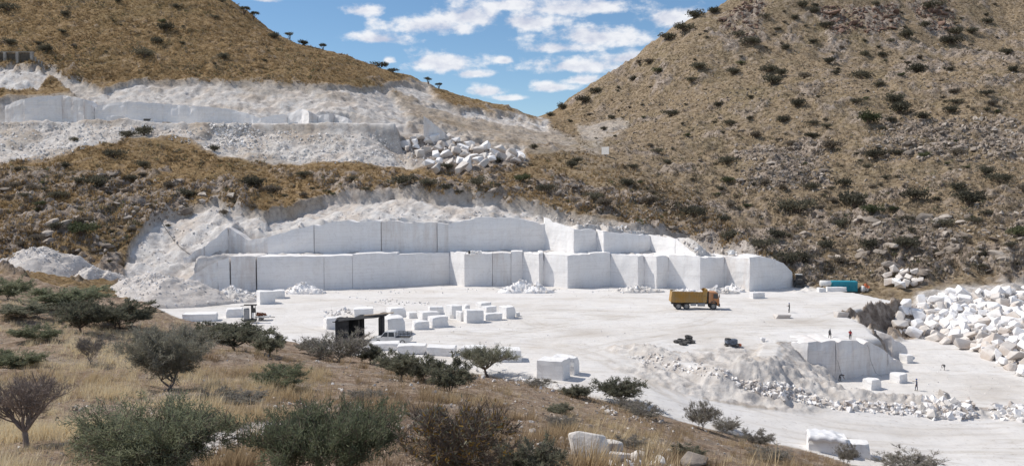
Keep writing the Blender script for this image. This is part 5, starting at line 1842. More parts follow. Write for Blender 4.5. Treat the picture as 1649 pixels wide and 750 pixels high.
# concrete bays on the left hill
p = hit(22, 107, 260)
k = px_per_m(p.y)
g = thing('concrete_bays', 'ruined concrete bays with dark panels on the left hill', 'building', (p.x, p.y + 1.5, p.z))
h_ = 23 / k
for u in (-20, 5, 25, 48):
    MB().box(((u - 22) / k, 0, h_ / 2), (.9, 1.2, h_), bevel=.06).build('pillar', MAT['concrete'], g)
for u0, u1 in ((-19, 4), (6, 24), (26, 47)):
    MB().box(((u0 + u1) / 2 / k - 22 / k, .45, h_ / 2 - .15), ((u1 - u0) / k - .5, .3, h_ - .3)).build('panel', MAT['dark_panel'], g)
MB().box(((14 - 22) / k, .6, h_ + .14), (72 / k, 1.4, .25)).build('lintel', MAT['concrete'], g)
for u, hh in ((53, .7), (58, .5), (63, .4)):
    MB().box(((u - 22) / k, .3, h_ * hh / 2), (.5, .5, h_ * hh)).build('stub_wall', MAT['concrete'], g)

# covered blocks at the bottom right
p = PZ(1352, 750, -4.6)
p = np.array((p[0], 79.5, gz(p[0] / p[1] * 79.5, 79.5)))
k = px_per_m(79.5)
xc = (1352 - W / 2) / k
for i, (u, w, h, D, lab) in enumerate([(1344, 60, 50, 2.2, 'block under a white plastic sheet at the bottom right'), (1393, 36, 40, 2.0, 'bare block joined to the sheeted one at the bottom right')]):
    x = (u - W / 2) / k
    z = gz(x, 79.5)
    z = min(z, P(u, 752, 79.5)[2])
    o = link('marble_block', block_mesh(w / k, D, h / k, 140 + i), None, (x, 80.6 - i * .3, z - .1), (0, 0, math.radians(-14)))
    tag(o, lab, 'marble block', 'blocks at the road edge')
    if i == 0:
        zt, base = z + h / k, (x, 80.6)
nx_, ny_ = 24, 16
V, Fc = [], []
Lx, Ly = 58 / k, 2.5
for j in range(ny_ + 1):
    for i in range(nx_ + 1):
        a, b = i / nx_ - .5, j / ny_ - .5
        x, y = a * Lx * 1.08, b * Ly * 1.22
        over = max(0, abs(x) - Lx / 2 * .98) + max(0, abs(y) - Ly / 2 * .96)
        z = .10 - over * 1.5 - .03 + .16 * gnoise(np.array([x * 1.4]), np.array([y * 1.4 + x]), 3)[0] + .07 * abs(gnoise(np.array([x * 3.4]), np.array([y * 3.1 - x]), 4)[0])
        if a > .2:
            z -= (a - .2) * 1.2
        x, y = max(-Lx / 2 - .08, min(Lx / 2 + .08, x)), max(-Ly / 2 - .1, min(Ly / 2 + .1, y))
        V.append((x, y, z))
for j in range(ny_):
    for i in range(nx_):
        a = j * (nx_ + 1) + i
        Fc.append((a, a + 1, a + nx_ + 2, a + nx_ + 1))
o = link('plastic_sheet', new_mesh('plastic_sheet', V, Fc, [MAT['sheet']], True), None, (base[0], base[1], zt), (0, 0, math.radians(-14)))
sd = o.modifiers.new('thick', 'SOLIDIFY')
sd.thickness = .015
tag(o, 'crumpled white plastic sheet draped over the block at the bottom right', 'plastic sheet')


# cables and hoses hanging down the walls
def cable(label, pts_, r=.022):
    o_ = MB().tube([tuple(q_) for q_ in pts_], r, 5).build('cable', MAT['cable'], None, True)
    return tag(o_, label, 'cable')


cable('black hose hanging down the pit wall above the bending worker', [P(1340, 549, 117.6), P(1346, 565, 114.9), P(1350, 585, 114.2), P(1356, 606, 114.0)])
cable('black hose hanging down the stained right half of the pit wall', [P(1392, 546, 119), P(1399, 560, 115.9), P(1402, 580, 115.4), P(1410, 600, 115.0), P(1420, 606, 114.5)])
cable('black cable running down the rough rock at the left of the upper wall', [hit(u_, v_, 150) + Vector((0, -.15, .1)) for u_, v_ in ((258, 352), (263, 362), (270, 373), (280, 387), (290, 398), (303, 408), (316, 416))], .06)

# ---------------------------------------------------------------- vegetation
MAT['leaf_green'] = leaf_mat('acacia_green', (0.150, 0.172, 0.105), (0.300, 0.318, 0.205))
MAT['leaf_olive'] = leaf_mat('olive_leaf', (0.150, 0.154, 0.110), (0.280, 0.280, 0.200))
MAT['leaf_grey'] = leaf_mat('grey_leaf', (0.225, 0.220, 0.170), (0.375, 0.360, 0.290))
MAT['leaf_far'] = leaf_mat('far_shrub', (0.080, 0.077, 0.057), (0.170, 0.160, 0.115), 0.4)
MAT['leaf_far_green'] = leaf_mat('far_green_shrub', (0.075, 0.088, 0.048), (0.160, 0.170, 0.092), 0.4)
MAT['leaf_far_grey'] = leaf_mat('far_dry_shrub', (0.15, 0.128, 0.10), (0.26, 0.225, 0.18), 0.4)
MAT['leaf_yellow'] = leaf_mat('yellow_leaf', (0.22, 0.14, 0.035), (0.30, 0.19, 0.05))
MAT['bark'] = simple('dark_bark', (0.11, 0.085, 0.07), (0.20, 0.16, 0.13), 5, 0.9, bmp=0.5)
MAT['bark_grey'] = simple('grey_bark', (0.29, 0.26, 0.235), (0.18, 0.155, 0.14), 5, 0.9, bmp=0.5)
MAT['bark_red'] = simple('reddish_bark', (0.30, 0.245, 0.21), (0.19, 0.155, 0.135), 4, 0.8, bmp=0.4)


def quads_from(c, dirv, side, ln, wd):
    """thin leaf quads: centre-base c, direction, side vector"""
    a = c - side * wd[:, None] * 0.5
    b = c + side * wd[:, None] * 0.5
    t = c + dirv * ln[:, None]
    d = t - side * wd[:, None] * 0.22
    e = t + side * wd[:, None] * 0.22
    V = np.stack([a, b, e, d], 1).reshape(-1, 3)
    Fq = np.arange(len(c) * 4).reshape(-1, 4)
    return V, Fq


def unit(v):
    return v / (np.linalg.norm(v, axis=-1, keepdims=True) + 1e-9)


def tree_meshes(seed, Hh, Wd, trunk=0.25, prim=6, sec=5, ter=6, leaves=9000, ll=0.08, lw=0.02, top='umbrella', lean=0.0, thick=1.0, twigs=0, up=0.3, leafmat='leaf_green', bark='bark',
                extra=None, stems=1, hollow=0.35, base_frac=0.35):
    """tapered stem(s), limbs reaching to points of the crown, twigs, and leaf faces along the twigs"""
    r = np.random.default_rng(seed)
    rx = Wd / 2

    def crown_pt(f=1.0):
        a = r.uniform(0, 2 * math.pi)
        q_ = math.sqrt(r.uniform(hollow ** 2, 1)) * f
        if top == 'umbrella':
            z = Hh * (0.62 + 0.36 * math.sqrt(max(0, 1 - (q_ * 0.94) ** 2)) * r.uniform(0.6, 1.0) + r.uniform(-.08, .02))
        elif top == 'round':
            z = Hh * (base_frac + (1 - base_frac) * (0.5 + 0.5 * math.sqrt(max(0, 1 - q_ ** 2)) * r.uniform(-0.75, 1.0)))
        else:
            z = Hh * (0.45 + 0.55 * r.uniform(0.2, 1) * (1 - 0.45 * q_))
        return np.array((math.cos(a) * rx * q_ + lean * z, math.sin(a) * rx * q_, z))
    branches = []

    def curve(p0, p1, sag, n=5):
        t = np.linspace(0, 1, n)[:, None]
        mid = (p0 + p1) / 2 + np.array((0, 0, sag)) + r.normal(0, 0.06, 3) * np.linalg.norm(p1 - p0)
        return (1 - t) ** 2 * p0 + 2 * t * (1 - t) * mid + t ** 2 * p1 + np.r_[[np.zeros(3)], r.normal(0, 0.018 * np.linalg.norm(p1 - p0), (n - 2, 3)), [np.zeros(3)]]
    tops = []
    for s in range(stems):
        b0 = np.array((r.normal(0, .04) * Wd * (stems > 1), r.normal(0, .04) * Wd * (stems > 1), -0.15))
        t1 = b0 + np.array((lean * Hh * trunk + r.normal(0, .05) * Wd, r.normal(0, .05) * Wd, Hh * trunk + .15))
        rad = thick * 0.035 * Hh / math.sqrt(stems)
        branches.append((curve(b0, t1, 0, 4), rad, rad * 0.8))
        tops.append((t1, rad * .75))
    twig_pts = []
    for i in range(prim):
        st, rad = tops[i % stems]
        e1 = crown_pt(0.85)
        c1 = curve(st, e1, -0.06 * Hh if top != 'spiky' else 0.05 * Hh, 6)
        branches.append((c1, rad * .75, rad * .22))
        for j in range(sec):
            f = r.uniform(0.3, 1.0)
            s0 = c1[int(f * 5)]
            e2 = crown_pt()
            for _ in range(3):
                c_ = crown_pt()
                if np.linalg.norm(c_ - s0) < np.linalg.norm(e2 - s0):
                    e2 = c_
            c2 = curve(s0, e2, -0.03 * Hh, 5)
            branches.append((c2, rad * .32, rad * .10))
            for k in range(ter):
                s1 = c2[r.integers(1, 5)]
                out = unit(s1 - np.array((lean * s1[2], 0, Hh * 0.3)))
                dv = unit(out + r.normal(0, .7, 3) + np.array((0, 0, up)))
                e3 = s1 + dv * Wd * r.uniform(0.07, 0.17)
                c3 = curve(s1, e3, 0.0, 4)
                branches.append((c3, rad * .11, rad * .04))
                twig_pts.append(c3)
    V, Fc = [], []
    base = 0
    for pts_, r0, r1 in branches:
        n = len(pts_)
        sides = 6 if r0 > 0.03 * Hh * 0.5 else 4
        d = unit(np.gradient(pts_, axis=0))
        ref = np.where(np.abs(d[:, 2:3]) > .9, np.array([[1., 0, 0]]), np.array([[0, 0, 1.]]))
        a = unit(np.cross(d, ref))
        b = np.cross(d, a)
        rr = np.linspace(max(r0, .004), max(r1, .003), n)
        for k in range(sides):
            t = 2 * math.pi * k / sides
            V.append(pts_ + (a * math.cos(t) + b * math.sin(t)) * rr[:, None])
        for i in range(n - 1):
            for k in range(sides):
                k2 = (k + 1) % sides
                Fc.append((base + k * n + i, base + k2 * n + i, base + k2 * n + i + 1, base + k * n + i + 1))
        base += n * sides
    V = np.concatenate(V)
    Fc = np.array(Fc)
    tw = np.array(twig_pts)
    if twigs:
        sel = r.integers(0, len(tw), twigs)
        f = r.uniform(0.2, 1, twigs)
        seg = np.minimum((f * 3).astype(int), 2)
        c = tw[sel, seg] + (tw[sel, seg + 1] - tw[sel, seg]) * (f * 3 - seg)[:, None]
        dv = unit(unit(tw[sel, 3] - tw[sel, 0]) + r.normal(0, .8, (twigs, 3)) + np.array((0, 0, up)))
        sd_ = unit(np.cross(dv, r.normal(size=(twigs, 3))))
        ln = Wd * r.uniform(.04, .11, twigs)
        v2, f2 = quads_from(c, dv, sd_, ln, np.full(twigs, max(.008, Wd * .0022)))
        Fc = np.vstack([Fc, f2 + len(V)])
        V = np.vstack([V, v2])
        extra_pts, extra_dir = c + dv * ln[:, None] * .6, dv
    wood = new_mesh('trunk', V, Fc, [MAT[bark]], True)
    crown = None
    if leaves:
        sel = r.integers(0, len(tw), leaves)
        f = r.uniform(0.05, 1, leaves)
        seg = np.minimum((f * 3).astype(int), 2)
        c = tw[sel, seg] + (tw[sel, seg + 1] - tw[sel, seg]) * (f * 3 - seg)[:, None] + r.normal(0, Wd * .016, (leaves, 3))
        tdir = unit(tw[sel, 3] - tw[sel, 0])
        dv = unit(tdir * 0.7 + r.normal(0, .65, (leaves, 3)) + np.array((0, 0, up)))
        sd_ = unit(np.cross(dv, r.normal(size=(leaves, 3))))
        v2, f2 = quads_from(c, dv, sd_, ll * r.uniform(.6, 1.4, leaves), lw * r.uniform(.7, 1.3, leaves))
        mi = None
        mats_ = [MAT[leafmat]]
        if extra:
            mats_.append(MAT[extra])
            mi = (r.random(leaves) < .5).astype(int)
        crown = new_mesh('crown', v2, f2, mats_, False, mi)
    return wood, crown


def plant(name, label, cat, u, v, meshes, size, rz=0.0, group=None, ymin=10, ymax=130, loc=None, sz=None):
    p_ = hit(u, v, ymin, ymax) if loc is None else Vector(loc)
    e = thing(name, label, cat, p_, rz, group)
    e.scale = (size, size, size if sz is None else sz)
    link('trunk', meshes[0], e)
    if meshes[1]:
        link('crown', meshes[1], e)
    return e


# the bushes nearest the camera, each grown on its own
def near_plant(name, label, cat, u, v, wpx, hpx, seed, ymin=10, ymax=60, rz=0.0, **kw):
    p_ = hit(u, v, ymin, ymax)
    k_ = px_per_m(p_.y)
    ms = tree_meshes(seed, hpx / k_, wpx / k_, **kw)
    return plant(name, label, cat, u, v, ms, 1.0, rz, None, ymin, ymax, loc=p_)


near_plant('acacia_bush', 'broad dark green feathery acacia at the bottom left', 'bush', 238, 772, 255, 122, 1, trunk=.12, prim=12, sec=8, ter=8, leaves=34000, ll=.085, lw=.018, top='round', stems=4, thick=.8, twigs=5000, up=.12, base_frac=.2)
near_plant('acacia_bush', 'green bush with long spiky shoots at the bottom, right of the feathery acacia', 'bush', 520, 778, 265, 118, 2, trunk=.08, prim=14, sec=7, ter=7, leaves=30000, ll=.075, lw=.020, top='spiky', stems=6, thick=.6, twigs=3000, up=.6, leafmat='leaf_green')
near_plant('thorn_bush', 'half bare thorn bush with yellow leaves at the bottom centre', 'bush', 745, 775, 205, 132, 3, trunk=.10, prim=10, sec=7, ter=7, leaves=2600, ll=.07, lw=.028, top='round', stems=4, thick=.9, twigs=9000, up=.4, leafmat='leaf_yellow', extra='leaf_olive', base_frac=.15)
near_plant('thorn_bush', 'low dark green thorn bush right of the yellow leaved one', 'bush', 846, 772, 130, 66, 4, trunk=.08, prim=9, sec=6, ter=6, leaves=7000, ll=.07, lw=.02, top='round', stems=4, thick=.7, twigs=3000, up=.3, leafmat='leaf_olive', base_frac=.1)
near_plant('bare_tree', 'leafless reddish tree with forked trunk at the left edge', 'tree', 42, 720, 150, 112, 5, trunk=.22, prim=8, sec=7, ter=8, leaves=0, top='umbrella', thick=1.3, twigs=5500, up=.4, bark='bark_red', lean=-.05)
near_plant('acacia_tree', 'grey umbrella acacia with bare forked trunk on the near slope', 'tree', 268, 628, 142, 104, 6, 20, 95, trunk=.14, prim=14, sec=8, ter=8, leaves=34000, ll=.13, lw=.032, top='round', base_frac=.34, thick=.8, stems=3, twigs=5000, up=.35, leafmat='leaf_grey', bark='bark_grey')
near_plant('bare_bush', 'small grey leafless bush among the golden grass', 'bush', 148, 588, 58, 50, 7, 20, 95, trunk=.12, prim=8, sec=6, ter=6, leaves=900, ll=.10, lw=.02, top='spiky', thick=.7, twigs=6000, up=.6, leafmat='leaf_grey', bark='bark_grey', stems=3)
near_plant('umbrella_tree', 'flat topped umbrella acacia in front of the near block row', 'tree', 787, 607, 92, 44, 8, 40, 118, trunk=.30, prim=9, sec=7, ter=6, leaves=9000, ll=.17, lw=.05, top='umbrella', thick=1.5, twigs=800, up=.25, leafmat='leaf_olive')

VAR = {
    'dark': [tree_meshes(30 + i, 1.0, 1.25, trunk=.15, prim=9, sec=6, ter=6, leaves=8200, ll=.06, lw=.019, top='round', stems=3, thick=.8, twigs=1200, up=.25, leafmat='leaf_olive', base_frac=.15) for i in range(3)],
    'green': [tree_meshes(40 + i, 1.0, 1.5, trunk=.12, prim=9, sec=6, ter=6, leaves=8200, ll=.06, lw=.018, top='round', stems=3, thick=.8, twigs=500, up=.3, leafmat='leaf_green', base_frac=.15) for i in range(2)],
    'umb': [tree_meshes(50 + i, 1.0, 1.35, trunk=.16, prim=10, sec=6, ter=6, leaves=8000, ll=.06, lw=.018, top='round', base_frac=.32, thick=.8, twigs=900, up=.3, leafmat='leaf_olive') for i in range(2)],
    'grey': [tree_meshes(60 + i, 1.0, 1.3, trunk=.12, prim=9, sec=6, ter=6, leaves=3600, ll=.055, lw=.014, top='round', stems=4, thick=.7, twigs=4200, up=.45, leafmat='leaf_grey', bark='bark_grey', base_frac=.1) for i in range(2)],
}
MID = [
    (28, 592, 74, 34, 'green', 'green bush at the left edge above the leafless tree'), (63, 549, 66, 30, 'green', 'low green bush in golden grass near the left edge'),
    (135, 537, 70, 58, 'umb', 'dark acacia with visible stem at the left rim of the near slope'), (190, 530, 95, 50, 'dark', 'wide dark acacia crown beside the stemmed one on the rim'),
    (100, 497, 115, 42, 'green', 'long green bush along the rim before the spoil heaps'), (14, 482, 56, 40, 'green', 'green bush at the far left end of the rim'), (38, 512, 70, 26, 'dark', 'dark low bush below the far left rim bush'),
    (378, 564, 100, 48, 'umb', 'dark spreading acacia below the drilling machine'), (432, 574, 50, 46, 'dark', 'narrow dark acacia right of the spreading one'), (338, 545, 50, 30, 'dark', 'low dark bush left of the spreading acacia'),
    (545, 582, 92, 58, 'grey', 'grey twiggy bush in front of the shade shelter'), (595, 585, 44, 34, 'dark', 'small dark bush between shelter and pickup'), (500, 570, 44, 30, 'grey', 'small grey bush left of the shade shelter'),
    (455, 624, 82, 40, 'green', 'low green bush on the open brown slope'), (642, 611, 66, 48, 'umb', 'slender stemmed dark tree below the near slabs'), (683, 615, 50, 46, 'dark', 'dark bush between the slender tree and the round one'),
    (722, 630, 74, 60, 'dark', 'tall round dark bush at the lower end of the block row'), (1000, 652, 76, 48, 'umb', 'small acacia with two stems above the haul road'), (1016, 660, 40, 24, 'grey', 'grey tuft at the foot of the small acacia'),
    (1130, 692, 48, 52, 'grey', 'bare grey bush at the edge of the haul road'), (1170, 694, 40, 26, 'grey', 'low grey bush right of the bare one at the road edge'), (1215, 718, 50, 32, 'grey', 'grey bush on the last part of the near slope'),
    (1108, 738, 52, 24, 'dark', 'small dark bush above the grey humped rock'), (1362, 749, 34, 40, 'grey', 'bare bush in front of the sheeted block'), (1465, 762, 86, 40, 'grey', 'twiggy bush at the bottom edge on the haul road side'),
    (345, 648, 60, 28, 'grey', 'dead grey brush right of the umbrella acacia'), (395, 650, 70, 24, 'grey', 'low dead brush in the middle of the near slope'), (1040, 672, 60, 26, 'grey', 'dry brush below the two stemmed acacia'),
    (930, 640, 46, 24, 'dark', 'small bush right below the big block pair'), (870, 625, 40, 18, 'grey', 'dry tuft left below the big block pair'), (905, 690, 46, 28, 'grey', 'pale dry bush on the slope above the boulder'),
    (690, 690, 60, 34, 'grey', 'grey dry bush behind the yellow leaved thorn bush'), (250, 560, 60, 30, 'dark', 'dark bush behind the grey umbrella acacia'), (1010, 720, 50, 22, 'grey', 'dry bush behind the pale boulders'), (1240, 742, 60, 26, 'grey', 'low brush at the bottom edge before the haul road'),
    (300, 690, 60, 26, 'grey', 'dry brush above the feathery acacia'), (590, 645, 50, 24, 'grey', 'pale brush on the brown slope below the grey twiggy bush'), (900, 665, 40, 18, 'dark', 'small dark shrub on the stony slope below the block pair'),
]
for i, (u, v, w, h, kind, lab) in enumerate(MID):
    p_ = hit(u, v, 14, 130)
    if math.isnan(p_.x):
        continue
    k_ = px_per_m(p_.y)
    ms = VAR[kind][i % len(VAR[kind])]
    asp = {'dark': 1.25, 'green': 1.5, 'umb': 1.35, 'grey': 1.3}[kind]
    plant('acacia_tree' if kind == 'umb' else 'thorn_bush', lab, 'tree' if kind == 'umb' else 'bush', u, v, ms, w / k_ / asp * (1.35 if v < 545 else 1.2), random.uniform(0, 6.28), 'bushes of the near slope', loc=p_, sz=h / k_ * .92)


# shrubs of the hills
def far_shrub(seed, mat, tree=False):
    r = np.random.default_rng(seed)
    n = 620
    lob = r.normal(0, .21, (7, 3)) * np.array((1, 1, .32))
    lob[:, 2] = np.abs(lob[:, 2]) + (.22 if not tree else .58)
    which = r.integers(0, 7, n)
    c = lob[which] + unit(r.normal(size=(n, 3))) * (.24 * r.random(n) ** .5)[:, None] * np.array((1.15, 1.15, .8 if not tree else .5))
    c[:, 2] = np.maximum(c[:, 2], .03)
    dv = unit(r.normal(size=(n, 3)) + np.array((0, 0, .4)))
    sd_ = unit(np.cross(dv, r.normal(size=(n, 3))))
    V, Fq = quads_from(c, dv, sd_, r.uniform(.05, .11, n), r.uniform(.035, .07, n))
    m = MB()
    for q_ in lob:
        m.tube([(0, 0, -.08), (q_[0] * .35, q_[1] * .35, q_[2] * .5), tuple(q_)], [.03, .022, .008], 4)
    v2 = np.array(m.v)
    f2 = [tuple(int(x) + len(V) for x in f) for f in m.f]
    faces = [tuple(f) for f in Fq] + f2
    me_ = new_mesh('shrub', np.vstack([V, v2]), faces, [mat, MAT['bark']], False, [0] * len(Fq) + [1] * len(f2))
    return me_


FAR = {'d': [far_shrub(700 + i, MAT['leaf_far']) for i in range(4)], 'g': [far_shrub(720 + i, MAT['leaf_far_green']) for i in range(3)], 'y': [far_shrub(740 + i, MAT['leaf_far_grey']) for i in range(3)],
       't': [far_shrub(760 + i, MAT['leaf_far'], True) for i in range(3)]}
LEFT_SHRUBS = [(14, 18, 28, 'd'), (105, 26, 20, 'd'), (75, 84, 28, 'd'), (268, 50, 28, 'd'), (15, 72, 22, 'd'), (232, 92, 34, 'd'), (285, 14, 16, 'd'), (190, 4, 14, 'd'), (255, 70, 24, 'd'), (360, 95, 20, 'd'), (345, 30, 14, 'd')]
SKY_TREES = [(393, 25, 20, 't', 'spreading tree on the left skyline'), (408, 32, 18, 't', 'second tree on the left skyline, touching the first'), (441, 62, 26, 'd', 'round bush tree on the left skyline with long shadow'),
             (467, 58, 16, 't', 'slender tree on the skyline between two round bushes'), (488, 71, 22, 'd', 'dark round bush on the skyline right of the slender tree'), (520, 82, 15, 't', 'lone small tree lower on the left skyline'),
             (612, 110, 30, 'd', 'dark flat bush on the low part of the left skyline'), (632, 115, 20, 'd', 'smaller dark bush touching the flat one on the skyline'), (690, 136, 15, 't', 'small umbrella tree near the saddle'),
             (707, 142, 14, 't', 'lower umbrella tree right of its twin near the saddle'), (358, 4, 14, 'd', 'bush at the top edge on the left skyline'), (886, 188, 20, 'd', 'dark bush in the notch of the saddle'), (905, 176, 26, 'd', 'dark bush at the foot of the right skyline')]
MID_SHRUBS = [(40, 318, 18, 'd'), (155, 302, 40, 'd'), (210, 292, 28, 'd'), (270, 305, 30, 'y'), (185, 254, 32, 'd'), (130, 378, 54, 'g'), (60, 390, 30, 'y'), (405, 302, 44, 'd'), (345, 243, 20, 'd'), (650, 299, 44, 'd'), (567, 292, 22, 'd'),
              (840, 292, 28, 'g'), (720, 272, 24, 'd'), (955, 322, 30, 'd'), (975, 332, 34, 'y'), (130, 360, 30, 'y'), (230, 270, 26, 'd'), (105, 270, 20, 'd'), (35, 275, 18, 'd'), (490, 285, 24, 'd'), (770, 300, 34, 'd'), (880, 310, 30, 'd'),
              (920, 270, 26, 'd'), (300, 318, 34, 'd'), (440, 310, 30, 'y'), (690, 300, 30, 'd'), (205, 222, 26, 'd'), (232, 218, 34, 'd'), (120, 228, 16, 'd'), (930, 262, 20, 'd'), (1010, 300, 28, 'd'), (1050, 330, 34, 'y'), (1120, 350, 40, 'd'), (1180, 385, 36, 'd'),
              (1230, 400, 40, 'd'), (1265, 425, 44, 'd'), (860, 240, 18, 'd'), (800, 262, 24, 'd')]
RIGHT_SHRUBS = [(1293, 12, 22, 'd'), (1232, 30, 18, 'd'), (1280, 32, 16, 'd'), (1312, 22, 22, 'd'), (1210, 72, 34, 'd'), (1265, 80, 20, 'd'), (1310, 70, 18, 'd'), (1240, 117, 30, 'd'), (1243, 137, 36, 'd'), (1258, 122, 24, 'd'), (1295, 127, 26, 'y'),
                (1335, 102, 24, 'd'), (1347, 120, 18, 'd'), (1387, 127, 34, 'd'), (1393, 90, 18, 'd'), (1420, 92, 18, 'd'), (1417, 140, 20, 'd'), (1460, 62, 30, 'd'), (1530, 72, 36, 'd'), (1475, 118, 34, 'd'), (1490, 44, 22, 'd'), (1565, 54, 24, 'd'),
                (1590, 38, 20, 'd'), (1620, 88, 22, 'd'), (1285, 172, 30, 'd'), (1157, 172, 20, 'd'), (1176, 202, 22, 'd'), (1260, 197, 24, 'd'), (1215, 222, 28, 'y'), (1307, 222, 22, 'd'), (1340, 238, 32, 'y'), (1400, 199, 40, 'g'), (1380, 167, 20, 'd'),
                (1440, 167, 34, 'd'), (1450, 182, 38, 'd'), (1435, 197, 22, 'd'), (1485, 192, 28, 'd'), (1540, 167, 20, 'd'), (1588, 154, 22, 'd'), (1530, 182, 26, 'd'), (1170, 264, 30, 'd'), (1172, 294, 26, 'g'), (1285, 342, 58, 'd'), (1375, 334, 54, 'd'),
                (1308, 305, 30, 'd'), (1410, 255, 34, 'd'), (1405, 345, 36, 'g'), (1340, 327, 20, 'y'), (1475, 322, 40, 'd'), (1560, 330, 62, 'd'), (1587, 282, 32, 'd'), (1610, 294, 40, 'd'), (1520, 366, 34, 'd'), (1640, 380, 40, 'g'), (1590, 347, 24, 'd'),
                (1060, 247, 18, 'd'), (1080, 187, 26, 'd'), (1075, 264, 18, 'd'), (985, 192, 16, 'd'), (1020, 272, 18, 'd'), (1100, 50, 34, 'd'), (1075, 65, 30, 'd'), (1120, 30, 30, 'd'), (1150, 22, 24, 'd'), (960, 150, 22, 'd'), (940, 165, 26, 'd'), (1020, 130, 18, 'd'),
                (1500, 15, 34, 'd'), (1540, 55, 30, 'd'), (1330, 45, 22, 'd'), (1180, 120, 24, 'd'), (1125, 112, 30, 'd'), (1190, 60, 24, 'd'), (1360, 300, 30, 'd'), (1230, 300, 26, 'y'), (1445, 250, 24, 'd'), (1540, 250, 30, 'y'), (1355, 365, 30, 'd'), (1460, 400, 40, 'd'),
                (1290, 420, 40, 'd'), (1250, 385, 36, 'd'), (1330, 400, 34, 'd'), (1400, 400, 36, 'd')]
taken = []


def put_shrub(u, v, w, kind, label, group, ymin=140, zs=1.0, cat='shrub', drop=0.0):
    p_ = hit(u, v, ymin)
    if math.isnan(p_.x):
        return None
    s_ = w / px_per_m(p_.y)
    lib = FAR[kind]
    o_ = link('hill_shrub' if kind != 't' else 'hill_tree', lib[random.randrange(len(lib))], None, (p_.x, p_.y, p_.z - drop), (0, 0, random.uniform(0, 6.28)), (s_ * .95, s_ * .95, s_ * zs))
    tag(o_, label, cat, group)
    taken.append((u, v, w))
    return o_


for u, v, w, k_, lab in SKY_TREES:
    o_ = None
    for dv in (0, 2, 4, 7, 11):
        o_ = put_shrub(u, v + dv, w * .82, k_, lab, 'trees along the skyline', 200, 1.15 if k_ == 't' else .9, 'tree')
        if o_:
            break


def zone_label(u, v, w, kind):
    tone = {'d': 'dark', 'g': 'green', 'y': 'dry grey brown', 't': 'dark'}[kind]
    size = 'large' if w > 33 else 'fair sized' if w > 24 else ('medium' if w > 17 else 'small' if w > 11 else 'tiny')
    if u < 640 and v < 140:
        z_ = 'on golden grass above the high cut'
    elif u < 430:
        z_ = 'on stony ground between the two cuts'
    elif u < 870 and v > 210:
        z_ = 'between the tumbled blocks and sawn walls'
    elif u < 1120 and v < 290:
        z_ = 'on the grassy slope below the saddle'
    elif v < 70:
        z_ = 'among reddish crags of the right hill'
    elif v < 150:
        z_ = 'on the right hill above the spur'
    elif v < 270:
        z_ = 'on the middle slope of the right hill'
    elif u < 1290:
        z_ = 'on rocks above the sawn walls'
    else:
        z_ = 'among the rocks above the block dump'
    col_ = int(u // 110)
    near_ = ['left edge', 'near left edge', 'left third', 'left of centre', 'left centre', 'near left centre', 'centre', 'middle', 'near middle', 'right centre', 'right of centre', 'right third', 'right part', 'near right edge', 'right edge'][min(max(col_, 0), 14)]
    return '%s %s shrub %s, %s' % (size, tone, z_, near_), 'shrubs ' + z_


for u, v, w, k_ in LEFT_SHRUBS + MID_SHRUBS + RIGHT_SHRUBS:
    lab, grp = zone_label(u, v, w, k_)
    put_shrub(u, v, w, k_, lab, grp, 140, .75 + .25 * random.random())
rv = np.random.default_rng(23)
ZONES = [([(870, 190), (1100, 55), (1200, 5), (1649, 5), (1649, 290), (1100, 290), (1000, 240)], 120, 7, 20), ([(1000, 290), (1649, 290), (1649, 430), (1300, 440), (1150, 380)], 50, 10, 26),
         ([(0, 275), (420, 290), (800, 295), (980, 340), (900, 335), (640, 300), (430, 330), (220, 380), (180, 430), (0, 400)], 45, 9, 26), ([(0, 10), (340, 10), (600, 115), (400, 125), (0, 80)], 12, 7, 15)]
count = 0
for poly, n, a, b in ZONES:
    q_ = sample_poly(poly, n * 6, rv)
    done = 0
    for (u, v) in q_:
        if done >= n:
            break
        if gnoise(np.array([u / 46.]), np.array([v / 30.]), 77)[0] < rv.uniform(-.35, .45):
            continue
        w = a + (b - a) * 1.3 * rv.random() ** 2.6
        if any(abs(u - t[0]) < (w + t[2]) * .4 and abs(v - t[1]) < (w + t[2]) * .25 for t in taken):
            continue
        k_ = 'd' if rv.random() < .55 else ('y' if rv.random() < .6 else 'g')
        lab, grp = zone_label(u, v, w, k_)
        if put_shrub(u, v, w, k_, lab, grp, 140, .65 + .3 * rv.random()):
            done += 1

# weathered rocks of the slopes
ROCKS = []
for i in range(10):
    bm = bmesh.new()
    bmesh.ops.create_icosphere(bm, subdivisions=2, radius=.5)
    rr = np.random.default_rng(800 + i)
    off = rr.uniform(0, 50, 3)
    cuts = [(unit(rr.normal(size=3)), rr.uniform(.20, .38)) for _ in range(14)]
    for v_ in bm.verts:
        c = np.array(v_.co)
        for nn, dd in cuts:
            ex_ = c @ nn - dd
            if ex_ > 0:
                c = c - nn * ex_ * .9
        c = c * (1 + rr.normal(0, .035))
        v_.co = Vector(c * np.array((1.15, .95, .8)))
    bmesh.ops.triangulate(bm, faces=bm.faces[:])
    me_ = bpy.data.meshes.new('rock')
    bm.to_mesh(me_)
    bm.free()
    me_.materials.append(MAT['rock'] if i % 3 else MAT['rock_pale'])
    ROCKS.append(me_)
ROCKS_RED = []
for m_ in ROCKS[:4]:
    c = m_.copy()
    c.materials.clear()
    c.materials.append(MAT['rock_red'])
    ROCKS_RED.append(c)
